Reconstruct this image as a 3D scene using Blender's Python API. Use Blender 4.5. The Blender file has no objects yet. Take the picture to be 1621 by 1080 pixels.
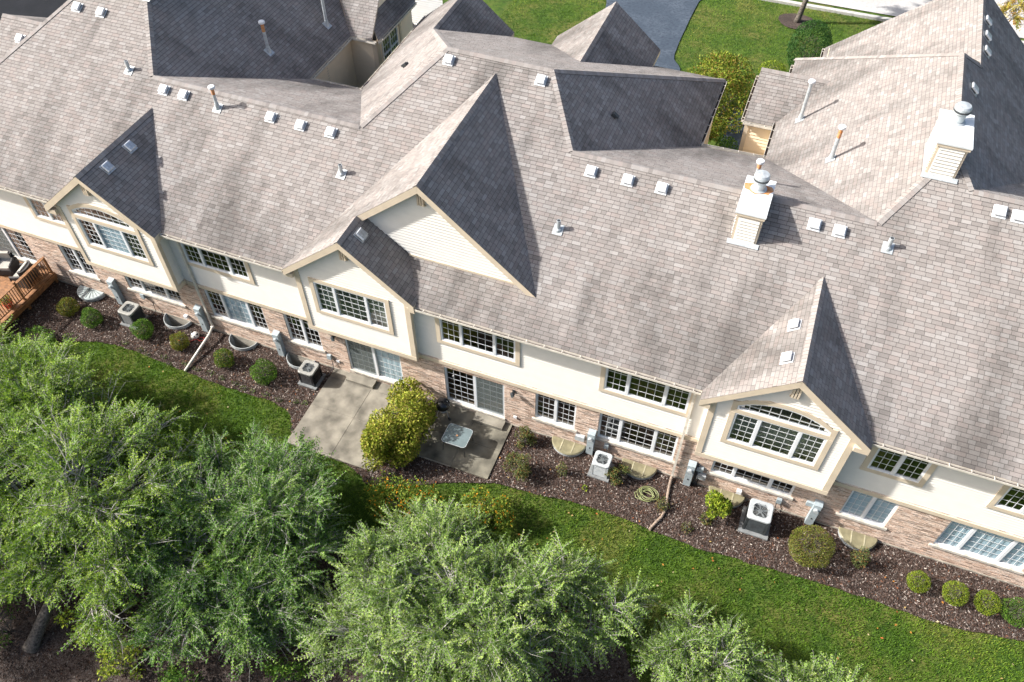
import bpy, math, random
import numpy as np
from mathutils import Vector, Matrix

random.seed(7)
RNG = np.random.default_rng(7)
SC = bpy.context.scene
COL = SC.collection

# ------------------------------------------------------------------ camera
cd = bpy.data.cameras.new('camera')
cam = bpy.data.objects.new('camera', cd)
COL.objects.link(cam)
YAW, PITCH, ROLL = math.radians(-21.137), math.radians(50.022), math.radians(-0.124)
_f = Vector((math.sin(YAW) * math.cos(PITCH), math.cos(YAW) * math.cos(PITCH), -math.sin(PITCH)))
_r = Vector((math.cos(YAW), -math.sin(YAW), 0))
_u = _r.cross(_f)
_c, _s = math.cos(ROLL), math.sin(ROLL)
_R, _U = _c * _r + _s * _u, -_s * _r + _c * _u
CAM = Vector((9.290, -16.980, 26.739))
m = Matrix((( _R.x, _U.x, -_f.x, CAM.x), (_R.y, _U.y, -_f.y, CAM.y), (_R.z, _U.z, -_f.z, CAM.z), (0, 0, 0, 1)))
cam.matrix_world = m
cd.sensor_width = 36.0
cd.lens = 36.0 * 1317.1 / 1621.0
cd.clip_start = 0.1
cd.clip_end = 2000
SC.camera = cam

# ------------------------------------------------------------------ light
SUN_AZ, SUN_EL = math.radians(17.0), math.radians(36.5)
world = bpy.data.worlds.new('World')
SC.world = world
world.use_nodes = True
nt = world.node_tree
bg = nt.nodes['Background']
sky = nt.nodes.new('ShaderNodeTexSky')
sky.sky_type = 'NISHITA'
sky.sun_disc = False
sky.sun_elevation = SUN_EL
sky.sun_rotation = math.atan2(-math.cos(SUN_AZ), -math.sin(SUN_AZ))
sky.air_density = 1.0
sky.dust_density = 4.5
sky.ozone_density = 0.7
nt.links.new(sky.outputs[0], bg.inputs[0])
bg.inputs[1].default_value = 0.118
sd = bpy.data.lights.new('sun', 'SUN')
sd.energy = 5.0
sd.angle = math.radians(1.2)
sd.color = (1.0, 0.965, 0.91)
sun = bpy.data.objects.new('sun', sd)
COL.objects.link(sun)
travel = Vector((math.cos(SUN_EL) * math.cos(SUN_AZ), math.cos(SUN_EL) * math.sin(SUN_AZ), -math.sin(SUN_EL)))
sun.rotation_euler = travel.to_track_quat('-Z', 'Y').to_euler()
sun.location = (-30, -20, 40)
SC.view_settings.view_transform = 'Standard'
SC.view_settings.look = 'None'
SC.view_settings.exposure = 0.86
SC.view_settings.gamma = 1.0
SC.render.engine = 'CYCLES'

# ------------------------------------------------------------------ materials
MATS = {}
def newmat(name):
    mt = bpy.data.materials.new(name)
    mt.use_nodes = True
    MATS[name] = mt
    return mt, mt.node_tree, mt.node_tree.nodes['Principled BSDF']

def N(nt, typ, **kw):
    n = nt.nodes.new(typ)
    for k, v in kw.items():
        setattr(n, k, v)
    return n

def mat_plain(name, col, rough=0.6, metal=0.0, var=0.12, scale=6.0, bump=0.0, bscale=40.0, spec=0.5, col2=None):
    """colour with soft cloudy variation and optional fine relief"""
    mt, nt, b = newmat(name)
    tc = N(nt, 'ShaderNodeTexCoord')
    no = N(nt, 'ShaderNodeTexNoise')
    no.inputs['Scale'].default_value = scale
    no.inputs['Detail'].default_value = 5
    nt.links.new(tc.outputs['Object'], no.inputs['Vector'])
    mx = N(nt, 'ShaderNodeMix', data_type='RGBA')
    c2 = col2 if col2 else tuple(c * (1 - 2.2 * var) for c in col)
    c1 = tuple(min(1, c * (1 + 0.6 * var)) for c in col)
    rp = N(nt, 'ShaderNodeValToRGB')
    rp.color_ramp.elements[0].position = 0.32
    rp.color_ramp.elements[1].position = 0.68
    nt.links.new(no.outputs['Fac'], rp.inputs['Fac'])
    nt.links.new(rp.outputs['Color'], mx.inputs['Factor'])
    mx.inputs['A'].default_value = (*c2, 1)
    mx.inputs['B'].default_value = (*c1, 1)
    nt.links.new(mx.outputs['Result'], b.inputs['Base Color'])
    b.inputs['Roughness'].default_value = rough
    b.inputs['Metallic'].default_value = metal
    b.inputs['Specular IOR Level'].default_value = spec
    if bump:
        n2 = N(nt, 'ShaderNodeTexNoise')
        n2.inputs['Scale'].default_value = bscale
        n2.inputs['Detail'].default_value = 3
        nt.links.new(tc.outputs['Object'], n2.inputs['Vector'])
        bp = N(nt, 'ShaderNodeBump')
        bp.inputs['Strength'].default_value = bump
        bp.inputs['Distance'].default_value = 0.02
        nt.links.new(n2.outputs['Fac'], bp.inputs['Height'])
        nt.links.new(bp.outputs['Normal'], b.inputs['Normal'])
    return mt

def mat_attr(name, rough=0.85, noise=0.25, nscale=60.0, spec=0.3, translucent=0.0, stains=False, bump=0.0):
    """colour from the per-piece 'Col' attribute with fine grain"""
    mt, nt, b = newmat(name)
    at = N(nt, 'ShaderNodeAttribute', attribute_name='Col')
    tc = N(nt, 'ShaderNodeTexCoord')
    no = N(nt, 'ShaderNodeTexNoise')
    no.inputs['Scale'].default_value = nscale
    no.inputs['Detail'].default_value = 4
    nt.links.new(tc.outputs['Object'], no.inputs['Vector'])
    mr = N(nt, 'ShaderNodeMapRange')
    mr.inputs['From Min'].default_value = 0.3
    mr.inputs['From Max'].default_value = 0.7
    mr.inputs['To Min'].default_value = 1 - noise
    mr.inputs['To Max'].default_value = 1 + noise
    nt.links.new(no.outputs['Fac'], mr.inputs['Value'])
    vm = N(nt, 'ShaderNodeVectorMath', operation='SCALE')
    nt.links.new(at.outputs['Color'], vm.inputs[0])
    nt.links.new(mr.outputs['Result'], vm.inputs['Scale'])
    out = vm.outputs[0]
    if stains:   # algae streaks that run down the slope and gather above the eaves
        uv = N(nt, 'ShaderNodeAttribute', attribute_name='slope')
        mp = N(nt, 'ShaderNodeMapping')
        mp.inputs['Scale'].default_value = (0.55, 0.16, 1.0)
        nt.links.new(uv.outputs['Vector'], mp.inputs['Vector'])
        n2 = N(nt, 'ShaderNodeTexNoise')
        n2.inputs['Scale'].default_value = 1.0
        n2.inputs['Detail'].default_value = 6
        n2.inputs['Roughness'].default_value = 0.62
        nt.links.new(mp.outputs['Vector'], n2.inputs['Vector'])
        sp = N(nt, 'ShaderNodeSeparateXYZ')
        nt.links.new(uv.outputs['Vector'], sp.inputs[0])
        lo = N(nt, 'ShaderNodeMapRange')
        lo.inputs['From Min'].default_value = 0.0
        lo.inputs['From Max'].default_value = 4.5
        lo.inputs['To Min'].default_value = 0.14
        lo.inputs['To Max'].default_value = 0.0
        nt.links.new(sp.outputs['Y'], lo.inputs['Value'])
        ad = N(nt, 'ShaderNodeMath', operation='ADD')
        nt.links.new(n2.outputs['Fac'], ad.inputs[0])
        nt.links.new(lo.outputs['Result'], ad.inputs[1])
        m2 = N(nt, 'ShaderNodeMapRange')
        m2.inputs['From Min'].default_value = 0.50
        m2.inputs['From Max'].default_value = 0.72
        m2.inputs['To Min'].default_value = 1.0
        m2.inputs['To Max'].default_value = 0.50
        nt.links.new(ad.outputs[0], m2.inputs['Value'])
        v2 = N(nt, 'ShaderNodeVectorMath', operation='SCALE')
        nt.links.new(out, v2.inputs[0])
        nt.links.new(m2.outputs['Result'], v2.inputs['Scale'])
        out = v2.outputs[0]
    nt.links.new(out, b.inputs['Base Color'])
    b.inputs['Roughness'].default_value = rough
    b.inputs['Specular IOR Level'].default_value = spec
    if bump:
        bp = N(nt, 'ShaderNodeBump')
        bp.inputs['Strength'].default_value = bump
        bp.inputs['Distance'].default_value = 0.01
        nt.links.new(no.outputs['Fac'], bp.inputs['Height'])
        nt.links.new(bp.outputs['Normal'], b.inputs['Normal'])
    if translucent:
        tr = N(nt, 'ShaderNodeBsdfTranslucent')
        nt.links.new(out, tr.inputs['Color'])
        ms = N(nt, 'ShaderNodeMixShader')
        ms.inputs[0].default_value = translucent
        nt.links.new(b.outputs[0], ms.inputs[1])
        nt.links.new(tr.outputs[0], ms.inputs[2])
        nt.links.new(ms.outputs[0], nt.nodes['Material Output'].inputs['Surface'])
    return mt

def mat_glass(name, tint=(0.55, 0.6, 0.6), rough=0.02, refl=1.0):
    mt, nt, b = newmat(name)
    nt.nodes.remove(b)
    lw = N(nt, 'ShaderNodeLayerWeight')
    lw.inputs['Blend'].default_value = 0.5
    pw = N(nt, 'ShaderNodeMath', operation='POWER')
    pw.inputs[1].default_value = 4.0
    nt.links.new(lw.outputs['Facing'], pw.inputs[0])
    mu = N(nt, 'ShaderNodeMath', operation='MULTIPLY_ADD')
    mu.inputs[1].default_value = 0.9
    mu.inputs[2].default_value = 0.075 * refl
    mu.use_clamp = True
    nt.links.new(pw.outputs[0], mu.inputs[0])
    t = N(nt, 'ShaderNodeBsdfTransparent')
    t.inputs['Color'].default_value = (*tint, 1)
    g = N(nt, 'ShaderNodeBsdfGlossy')
    g.inputs['Roughness'].default_value = rough
    ms = N(nt, 'ShaderNodeMixShader')
    nt.links.new(mu.outputs[0], ms.inputs[0])
    nt.links.new(t.outputs[0], ms.inputs[1])
    nt.links.new(g.outputs[0], ms.inputs[2])
    nt.links.new(ms.outputs[0], nt.nodes['Material Output'].inputs['Surface'])
    return mt

def mat_ground(name, cols, scales, rough=0.95, bump=0.5, bscale=30):
    """three noise octaves blended between colours"""
    mt, nt, b = newmat(name)
    tc = N(nt, 'ShaderNodeTexCoord')
    cur = None
    for i, (c, s) in enumerate(zip(cols[1:], scales)):
        no = N(nt, 'ShaderNodeTexNoise')
        no.inputs['Scale'].default_value = s
        no.inputs['Detail'].default_value = 6
        no.inputs['Roughness'].default_value = 0.65
        nt.links.new(tc.outputs['Object'], no.inputs['Vector'])
        rp = N(nt, 'ShaderNodeValToRGB')
        rp.color_ramp.elements[0].position = 0.45
        rp.color_ramp.elements[1].position = 0.64
        nt.links.new(no.outputs['Fac'], rp.inputs['Fac'])
        mx = N(nt, 'ShaderNodeMix', data_type='RGBA')
        nt.links.new(rp.outputs['Color'], mx.inputs['Factor'])
        if cur is None:
            mx.inputs['A'].default_value = (*cols[0], 1)
        else:
            nt.links.new(cur, mx.inputs['A'])
        mx.inputs['B'].default_value = (*c, 1)
        cur = mx.outputs['Result']
    nt.links.new(cur, b.inputs['Base Color'])
    b.inputs['Roughness'].default_value = rough
    b.inputs['Specular IOR Level'].default_value = 0.2
    n2 = N(nt, 'ShaderNodeTexNoise')
    n2.inputs['Scale'].default_value = bscale
    n2.inputs['Detail'].default_value = 5
    nt.links.new(tc.outputs['Object'], n2.inputs['Vector'])
    bp = N(nt, 'ShaderNodeBump')
    bp.inputs['Strength'].default_value = bump
    bp.inputs['Distance'].default_value = 0.04
    nt.links.new(n2.outputs['Fac'], bp.inputs['Height'])
    nt.links.new(bp.outputs['Normal'], b.inputs['Normal'])
    return mt

mat_attr('shingle', rough=0.92, noise=0.22, nscale=90, stains=True, bump=0.25)
mat_plain('underlay', (0.05, 0.047, 0.045), rough=0.95)
mat_attr('siding', rough=0.55, noise=0.03, nscale=3.0)
mat_attr('brick', rough=0.9, noise=0.18, nscale=30, bump=0.3)
mat_plain('mortar', (0.50, 0.42, 0.35), rough=0.95, var=0.2, scale=3)
mat_plain('trim', (0.63, 0.535, 0.415), rough=0.5, var=0.05, scale=2)
mat_plain('white', (0.74, 0.76, 0.79), rough=0.4, var=0.04, scale=3)
mat_plain('gutter', (0.66, 0.62, 0.55), rough=0.4, var=0.10, scale=4)
mat_plain('sill', (0.56, 0.52, 0.46), rough=0.85, var=0.15, scale=5)
mat_plain('concrete', (0.245, 0.225, 0.185), rough=0.92, var=0.26, scale=1.6, bump=0.3, bscale=60)
mat_plain('concrete_dark', (0.185, 0.172, 0.135), rough=0.9, var=0.36, scale=1.3, bump=0.3, bscale=60)  # darker, blotchier copy of the concrete
mat_plain('foundation', (0.36, 0.33, 0.28), rough=0.95, var=0.2, scale=3)
mat_plain('galvanised', (0.52, 0.56, 0.58), rough=0.45, metal=0.35, var=0.12, scale=9)
mat_plain('vent_white', (0.66, 0.68, 0.70), rough=0.35, metal=0.0, var=0.08, scale=10)
mat_plain('vent_bare', (0.66, 0.68, 0.70), rough=0.4, metal=0.5, var=0.15, scale=10)
mat_plain('chimney_cap', (0.66, 0.70, 0.72), rough=0.35, var=0.05, scale=4)
mat_plain('rust', (0.42, 0.14, 0.03), rough=0.9, var=0.4, scale=11, col2=(0.50, 0.30, 0.17))
mat_plain('dark_metal', (0.045, 0.05, 0.055), rough=0.5, var=0.15)
mat_plain('black_metal', (0.012, 0.013, 0.015), rough=0.22, var=0.1)
mat_plain('ac_grey', (0.30, 0.30, 0.28), rough=0.5, var=0.08)
mat_plain('fan_grey', (0.17, 0.19, 0.20), rough=0.5, var=0.1)
mat_plain('pad_grey', (0.20, 0.21, 0.215), rough=0.85, var=0.12)
mat_plain('ac_light', (0.42, 0.45, 0.465), rough=0.45, var=0.06)
mat_plain('ac_body', (0.040, 0.048, 0.052), rough=0.55, var=0.2)
mat_plain('ac_coil', (0.02, 0.022, 0.024), rough=0.7)
mat_plain('meter_grey', (0.36, 0.42, 0.45), rough=0.5, var=0.08, scale=5)
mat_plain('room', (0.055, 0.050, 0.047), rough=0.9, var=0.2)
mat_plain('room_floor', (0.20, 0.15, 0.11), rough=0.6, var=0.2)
mat_plain('wood_floor', (0.26, 0.12, 0.035), rough=0.4, var=0.3, scale=5)
mat_plain('blind', (0.42, 0.52, 0.57), rough=0.7, var=0.03)
mat_plain('curtain', (0.40, 0.40, 0.43), rough=0.85, var=0.25, scale=8)
def mat_screen():
    mt, nt, b = newmat('screen')
    b.inputs['Base Color'].default_value = (0.16, 0.19, 0.19, 1)
    b.inputs['Roughness'].default_value = 0.9
    t = N(nt, 'ShaderNodeBsdfTransparent')
    ms = N(nt, 'ShaderNodeMixShader')
    ms.inputs[0].default_value = 0.55
    nt.links.new(t.outputs[0], ms.inputs[1])
    nt.links.new(b.outputs[0], ms.inputs[2])
    nt.links.new(ms.outputs[0], nt.nodes['Material Output'].inputs['Surface'])
mat_screen()
mat_glass('glass', tint=(0.55, 0.60, 0.58), refl=2.3)
mat_glass('blind_glass', tint=(0.93, 0.98, 1.0), refl=0.8)
mat_plain('table_glass', (0.15, 0.195, 0.205), rough=0.18, var=0.06, scale=4)
mat_plain('grid_white', (0.62, 0.64, 0.66), rough=0.4, var=0.02)
mat_plain('deck_wood', (0.27, 0.125, 0.048), rough=0.6, var=0.22, scale=7)
mat_plain('wicker', (0.03, 0.028, 0.03), rough=0.7, bump=0.6, bscale=70)
mat_plain('cushion', (0.42, 0.40, 0.36), rough=0.9, var=0.08)
mat_plain('red_pot', (0.50, 0.05, 0.02), rough=0.6)
mat_plain('bark', (0.13, 0.112, 0.095), rough=0.95, var=0.35, scale=14, bump=0.8, bscale=25)
mat_plain('twig', (0.42, 0.40, 0.37), rough=0.9, var=0.25, scale=10)
mat_attr('leaf', rough=0.6, noise=0.15, nscale=8, spec=0.18, translucent=0.30)
mat_attr('needle', rough=0.55, noise=0.12, nscale=8, spec=0.4, translucent=0.15)
mat_attr('blade', rough=0.6, noise=0.1, nscale=5, spec=0.3, translucent=0.3)
mat_attr('chip', rough=0.95, noise=0.2, nscale=40, spec=0.2)
mat_ground('lawn', [(0.045, 0.088, 0.012), (0.075, 0.125, 0.018), (0.125, 0.125, 0.035), (0.03, 0.06, 0.01)], [0.9, 0.35, 4.0], bump=0.6, bscale=45)
mat_ground('mulch', [(0.045, 0.030, 0.024), (0.080, 0.058, 0.050), (0.022, 0.015, 0.012), (0.12, 0.10, 0.09)], [3.0, 0.8, 28.0], bump=0.9, bscale=35)
mat_ground('asphalt', [(0.052, 0.070, 0.095), (0.080, 0.102, 0.132), (0.038, 0.050, 0.072)], [0.6, 6.0], bump=0.2, bscale=80)
mat_ground('dark_asphalt', [(0.008, 0.010, 0.014), (0.012, 0.014, 0.019)], [0.8], bump=0.2, bscale=80)
mat_ground('street', [(0.42, 0.41, 0.40), (0.50, 0.49, 0.48), (0.36, 0.355, 0.35)], [0.5, 5.0], bump=0.1, bscale=60)
mat_plain('kerb', (0.48, 0.47, 0.45), rough=0.9, var=0.1)
mat_plain('hose_green', (0.25, 0.28, 0.12), rough=0.45)
mat_plain('hose_red', (0.45, 0.05, 0.04), rough=0.45)
mat_plain('pipe_brown', (0.30, 0.23, 0.18), rough=0.6, var=0.2)
mat_plain('cover_beige', (0.235, 0.215, 0.135), rough=0.35, var=0.15, scale=4)
mat_plain('cover_pale', (0.46, 0.52, 0.52), rough=0.35, var=0.1)
mat_plain('cover_rib', (0.42, 0.39, 0.27), rough=0.4)
mat_plain('ornament', (0.72, 0.70, 0.66), rough=0.7, var=0.1)
mat_plain('porch_white', (0.78, 0.80, 0.82), rough=0.6, var=0.03)

# ------------------------------------------------------------------ mesh helpers
class MB:
    def __init__(s):
        s.v, s.f, s.c, s.m, s.uv = [], [], [], [], []
        s.hascol = False
    def add(s, verts, faces, col=None, mi=0, uv=None):
        b = len(s.v)
        s.v.extend([tuple(p) for p in verts])
        s.f.extend([tuple(i + b for i in f) for f in faces])
        s.m.extend([mi] * len(faces))
        if col is not None:
            s.hascol = True
        s.c.extend([col if col is not None else (1, 1, 1)] * len(verts))
        if uv is not None:
            s.uv.extend(uv)
        else:
            s.uv.extend([(0, 0, 0)] * len(verts))
        return b
    def box(s, x0, x1, y0, y1, z0, z1, col=None, mi=0):
        s.add([(x0, y0, z0), (x1, y0, z0), (x1, y1, z0), (x0, y1, z0), (x0, y0, z1), (x1, y0, z1), (x1, y1, z1), (x0, y1, z1)],
              [(0, 3, 2, 1), (4, 5, 6, 7), (0, 1, 5, 4), (1, 2, 6, 5), (2, 3, 7, 6), (3, 0, 4, 7)], col, mi)
    def obox(s, c, ax, ay, az, hx, hy, hz, col=None, mi=0):
        c, ax, ay, az = Vector(c), Vector(ax).normalized(), Vector(ay).normalized(), Vector(az).normalized()
        vs = [c + ax * (i * hx) + ay * (j * hy) + az * (k * hz) for k in (-1, 1) for (i, j) in ((-1, -1), (1, -1), (1, 1), (-1, 1))]
        s.add(vs, [(0, 3, 2, 1), (4, 5, 6, 7), (0, 1, 5, 4), (1, 2, 6, 5), (2, 3, 7, 6), (3, 0, 4, 7)], col, mi)
    def bar(s, p, q, w, h, up=(0, 0, 1), col=None, mi=0):
        p, q = Vector(p), Vector(q)
        d = (q - p)
        L = d.length
        d.normalize()
        side = d.cross(Vector(up))
        if side.length < 1e-4:
            side = d.cross(Vector((1, 0, 0)))
        side.normalize()
        u = side.cross(d)
        s.obox((p + q) / 2, d, side, u, L / 2, w / 2, h / 2, col, mi)
    def tube(s, pts, rad, n=8, cap=True, col=None, mi=0):
        pts = [Vector(p) for p in pts]
        if not hasattr(rad, '__len__'):
            rad = [rad] * len(pts)
        vs, fs = [], []
        ref = None
        for i, p in enumerate(pts):
            a = pts[max(0, i - 1)]
            b = pts[min(len(pts) - 1, i + 1)]
            d = (b - a).normalized()
            if ref is None:
                ref = Vector((0, 0, 1)) if abs(d.z) < 0.9 else Vector((1, 0, 0))
            x = d.cross(ref).normalized()
            ref = x.cross(d).normalized()
            for k in range(n):
                t = 2 * math.pi * k / n
                vs.append(p + (x * math.cos(t) + ref * math.sin(t)) * rad[i])
        for i in range(len(pts) - 1):
            for k in range(n):
                k2 = (k + 1) % n
                fs.append((i * n + k, i * n + k2, (i + 1) * n + k2, (i + 1) * n + k))
        if cap:
            fs.append(tuple(range(n))[::-1])
            fs.append(tuple((len(pts) - 1) * n + k for k in range(n)))
        s.add(vs, fs, col, mi)
    def lathe(s, c, prof, n=20, col=None, mi=0, axis=None):
        """prof: (radius, height) pairs, bottom to top, about a vertical axis at c"""
        c = Vector(c)
        vs, fs = [], []
        for r, h in prof:
            for k in range(n):
                t = 2 * math.pi * k / n
                vs.append(c + Vector((r * math.cos(t), r * math.sin(t), h)))
        for i in range(len(prof) - 1):
            for k in range(n):
                k2 = (k + 1) % n
                fs.append((i * n + k, i * n + k2, (i + 1) * n + k2, (i + 1) * n + k))
        fs.append(tuple(range(n))[::-1])
        fs.append(tuple((len(prof) - 1) * n + k for k in range(n)))
        s.add(vs, fs, col, mi)
    def prism(s, poly, z0, z1, col=None, mi=0):
        n = len(poly)
        vs = [(x, y, z0) for x, y in poly] + [(x, y, z1) for x, y in poly]
        fs = [tuple(range(n))[::-1], tuple(range(n, 2 * n))] + [(i, (i + 1) % n, n + (i + 1) % n, n + i) for i in range(n)]
        s.add(vs, fs, col, mi)
    def build(s, name, mats, parent=None, smooth=False, kind=None):
        me = bpy.data.meshes.new(name)
        me.from_pydata(s.v, [], s.f)
        if isinstance(mats, str):
            mats = [mats]
        for mm in mats:
            me.materials.append(MATS[mm])
        if len(mats) > 1:
            me.polygons.foreach_set('material_index', s.m)
        if s.hascol:
            a = me.attributes.new('Col', 'FLOAT_COLOR', 'POINT')
            arr = np.ones((len(s.v), 4), np.float32)
            arr[:, :3] = np.array(s.c, np.float32)
            a.data.foreach_set('color', arr.ravel())
            a = me.attributes.new('slope', 'FLOAT_VECTOR', 'POINT')
            a.data.foreach_set('vector', np.array(s.uv, np.float32).ravel())
        if smooth:
            me.polygons.foreach_set('use_smooth', [True] * len(me.polygons))
        me.update()
        return link(name, me, parent, kind)

def link(name, me, parent=None, kind=None):
    o = bpy.data.objects.new(name, me)
    COL.objects.link(o)
    if parent:
        o.parent = parent
        o.matrix_parent_inverse = parent.matrix_world.inverted() if False else Matrix.Identity(4)
    if kind:
        o['kind'] = kind
    return o

def np_mesh(name, verts, nper, mat, cols=None, parent=None, kind=None):
    """verts (F*nper,3): independent faces of nper corners"""
    nv = len(verts)
    nf = nv // nper
    me = bpy.data.meshes.new(name)
    me.vertices.add(nv)
    me.vertices.foreach_set('co', np.ascontiguousarray(verts, np.float32).ravel())
    me.loops.add(nv)
    me.loops.foreach_set('vertex_index', np.arange(nv, dtype=np.int32))
    me.polygons.add(nf)
    me.polygons.foreach_set('loop_start', np.arange(0, nv, nper, dtype=np.int32))
    me.polygons.foreach_set('loop_total', np.full(nf, nper, np.int32))
    me.materials.append(MATS[mat])
    if cols is not None:
        a = me.attributes.new('Col', 'FLOAT_COLOR', 'POINT')
        arr = np.ones((nv, 4), np.float32)
        arr[:, :3] = np.repeat(cols, nper, axis=0)
        a.data.foreach_set('color', arr.ravel())
    me.update(calc_edges=True)
    return link(name, me, parent, kind)

def empty(name, loc=(0, 0, 0), rz=0.0):
    o = bpy.data.objects.new(name, None)
    COL.objects.link(o)
    o.location = loc
    o.rotation_euler = (0, 0, rz)
    return o

def tag(o, label, cat, group=None):
    o['label'] = label
    o['category'] = cat
    if group:
        o['group'] = group
    return o

def struct(o):
    o['kind'] = 'structure'
    return o

def clip_axis(poly, ax, val, keep_ge):
    out = []
    n = len(poly)
    for i in range(n):
        a, b = poly[i], poly[(i + 1) % n]
        da = a[ax] - val if keep_ge else val - a[ax]
        db = b[ax] - val if keep_ge else val - b[ax]
        if da >= 0:
            out.append(a)
        if (da > 0 and db < 0) or (da < 0 and db > 0):
            t = da / (da - db)
            p = [a[0] + (b[0] - a[0]) * t, a[1] + (b[1] - a[1]) * t]
            p[ax] = val
            out.append(tuple(p))
    return out

def area2(p):
    return 0.5 * sum(p[i][0] * p[(i + 1) % len(p)][1] - p[(i + 1) % len(p)][0] * p[i][1] for i in range(len(p)))

def dedupe(p, e=1e-4):
    out = []
    for q in p:
        if not out or abs(q[0] - out[-1][0]) > e or abs(q[1] - out[-1][1]) > e:
            out.append(q)
    while len(out) > 1 and abs(out[0][0] - out[-1][0]) < e and abs(out[0][1] - out[-1][1]) < e:
        out.pop()
    return out

# ------------------------------------------------------------------ the building
HOUSE = empty('townhouse_row')
tag(HOUSE, 'cream sided and brick townhouse row with brown grey shingled hip and gable roofs', 'building')

ROOF_DECK = MB()      # dark underlay just below the shingles
SOFFIT = MB()         # beige slab: fascia, rakes, soffits
FIELD = MB()          # all the shingles that are not picked out singly
CAPS = MB()
SINGLES = []          # (verts, faces, col, uv)

PAL = [((0.246, 0.226, 0.214), 6), ((0.262, 0.243, 0.231), 5), ((0.282, 0.266, 0.255), 3), ((0.226, 0.206, 0.194), 4),
       ((0.254, 0.224, 0.210), 3), ((0.200, 0.183, 0.173), 1.2), ((0.268, 0.240, 0.226), 2)]
PALC = [p[0] for p in PAL]
PALW = [p[1] for p in PAL]

def shingle_colour():
    c = random.choices(PALC, PALW)[0]
    k = random.uniform(0.94, 1.06)
    return tuple(x * k for x in c)

def roof_face(pts, single=None, slab=0.16, exposure=0.142, soffit=True):
    """shingle one roof plane: pts are 3-D corners in order"""
    P = [Vector(p) for p in pts]
    n = Vector((0, 0, 0))
    for i in range(len(P)):
        n += (P[i] - P[0]).cross(P[(i + 1) % len(P)] - P[0])
    n.normalize()
    if n.z < 0:
        n = -n
        P.reverse()
    u = Vector((0, 0, 1)).cross(n).normalized()      # along the eave
    v = n.cross(u).normalized()                       # up the slope
    if v.z < 0:
        v = -v
        u = -u
    o = P[0]
    q = [((p - o).dot(u), (p - o).dot(v)) for p in P]
    v0 = min(a[1] for a in q)
    v1 = max(a[1] for a in q)
    k = len(P)
    ROOF_DECK.add([p - n * 0.004 for p in P], [tuple(range(k))])
    if soffit:
        vs = [p - n * 0.006 for p in P] + [p - Vector((0, 0, slab * 1.25)) for p in P]
        SOFFIT.add(vs, [tuple(range(k)), tuple(range(k, 2 * k))[::-1]] + [(i, k + i, k + (i + 1) % k, (i + 1) % k) for i in range(k)])
    row = 0
    vv = v0
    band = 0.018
    while vv < v1:
        hi = vv + exposure
        strip = clip_axis(clip_axis(q, 1, vv, True), 1, hi, False)
        if len(strip) >= 3:
            x0 = min(p[0] for p in strip)
            x1 = max(p[0] for p in strip)
            x = x0 - random.uniform(0.0, 0.3)
            while x < x1:
                w = random.choice((0.17, 0.22, 0.26, 0.305, 0.305, 0.33))
                xa, xb = x + 0.005, x + w - 0.005
                x += w
                pc = clip_axis(clip_axis(strip, 0, xa, True), 0, xb, False)
                pc = dedupe(pc)
                if len(pc) < 3 or abs(area2(pc)) < 0.0006:
                    continue
                th = random.choice((0.008, 0.009, 0.010))
                col = shingle_colour()
                full = abs(area2(pc)) > 0.02 and len(pc) == 4
                cen = o + u * (sum(a for a, b in pc) / len(pc)) + v * (sum(b for a, b in pc) / len(pc))
                is_single = bool(single and single(cen) and full and len(SINGLES) < 300)
                pieces = []
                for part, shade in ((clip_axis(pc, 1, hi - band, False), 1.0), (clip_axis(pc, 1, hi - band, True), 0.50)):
                    part = dedupe(part)
                    if len(part) < 3 or abs(area2(part)) < 0.0002:
                        continue
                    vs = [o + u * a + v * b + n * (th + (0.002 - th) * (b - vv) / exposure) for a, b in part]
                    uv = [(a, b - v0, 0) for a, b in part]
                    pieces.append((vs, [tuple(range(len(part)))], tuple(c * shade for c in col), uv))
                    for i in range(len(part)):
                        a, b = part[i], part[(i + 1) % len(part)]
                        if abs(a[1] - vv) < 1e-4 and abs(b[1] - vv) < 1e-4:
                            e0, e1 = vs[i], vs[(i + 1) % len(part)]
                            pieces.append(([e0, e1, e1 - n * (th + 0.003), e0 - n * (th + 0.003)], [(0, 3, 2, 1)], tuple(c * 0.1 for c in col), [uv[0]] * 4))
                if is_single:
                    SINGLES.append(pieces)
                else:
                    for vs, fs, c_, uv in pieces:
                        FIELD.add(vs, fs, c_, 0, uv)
        vv = hi
        row += 1
    return n

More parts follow.
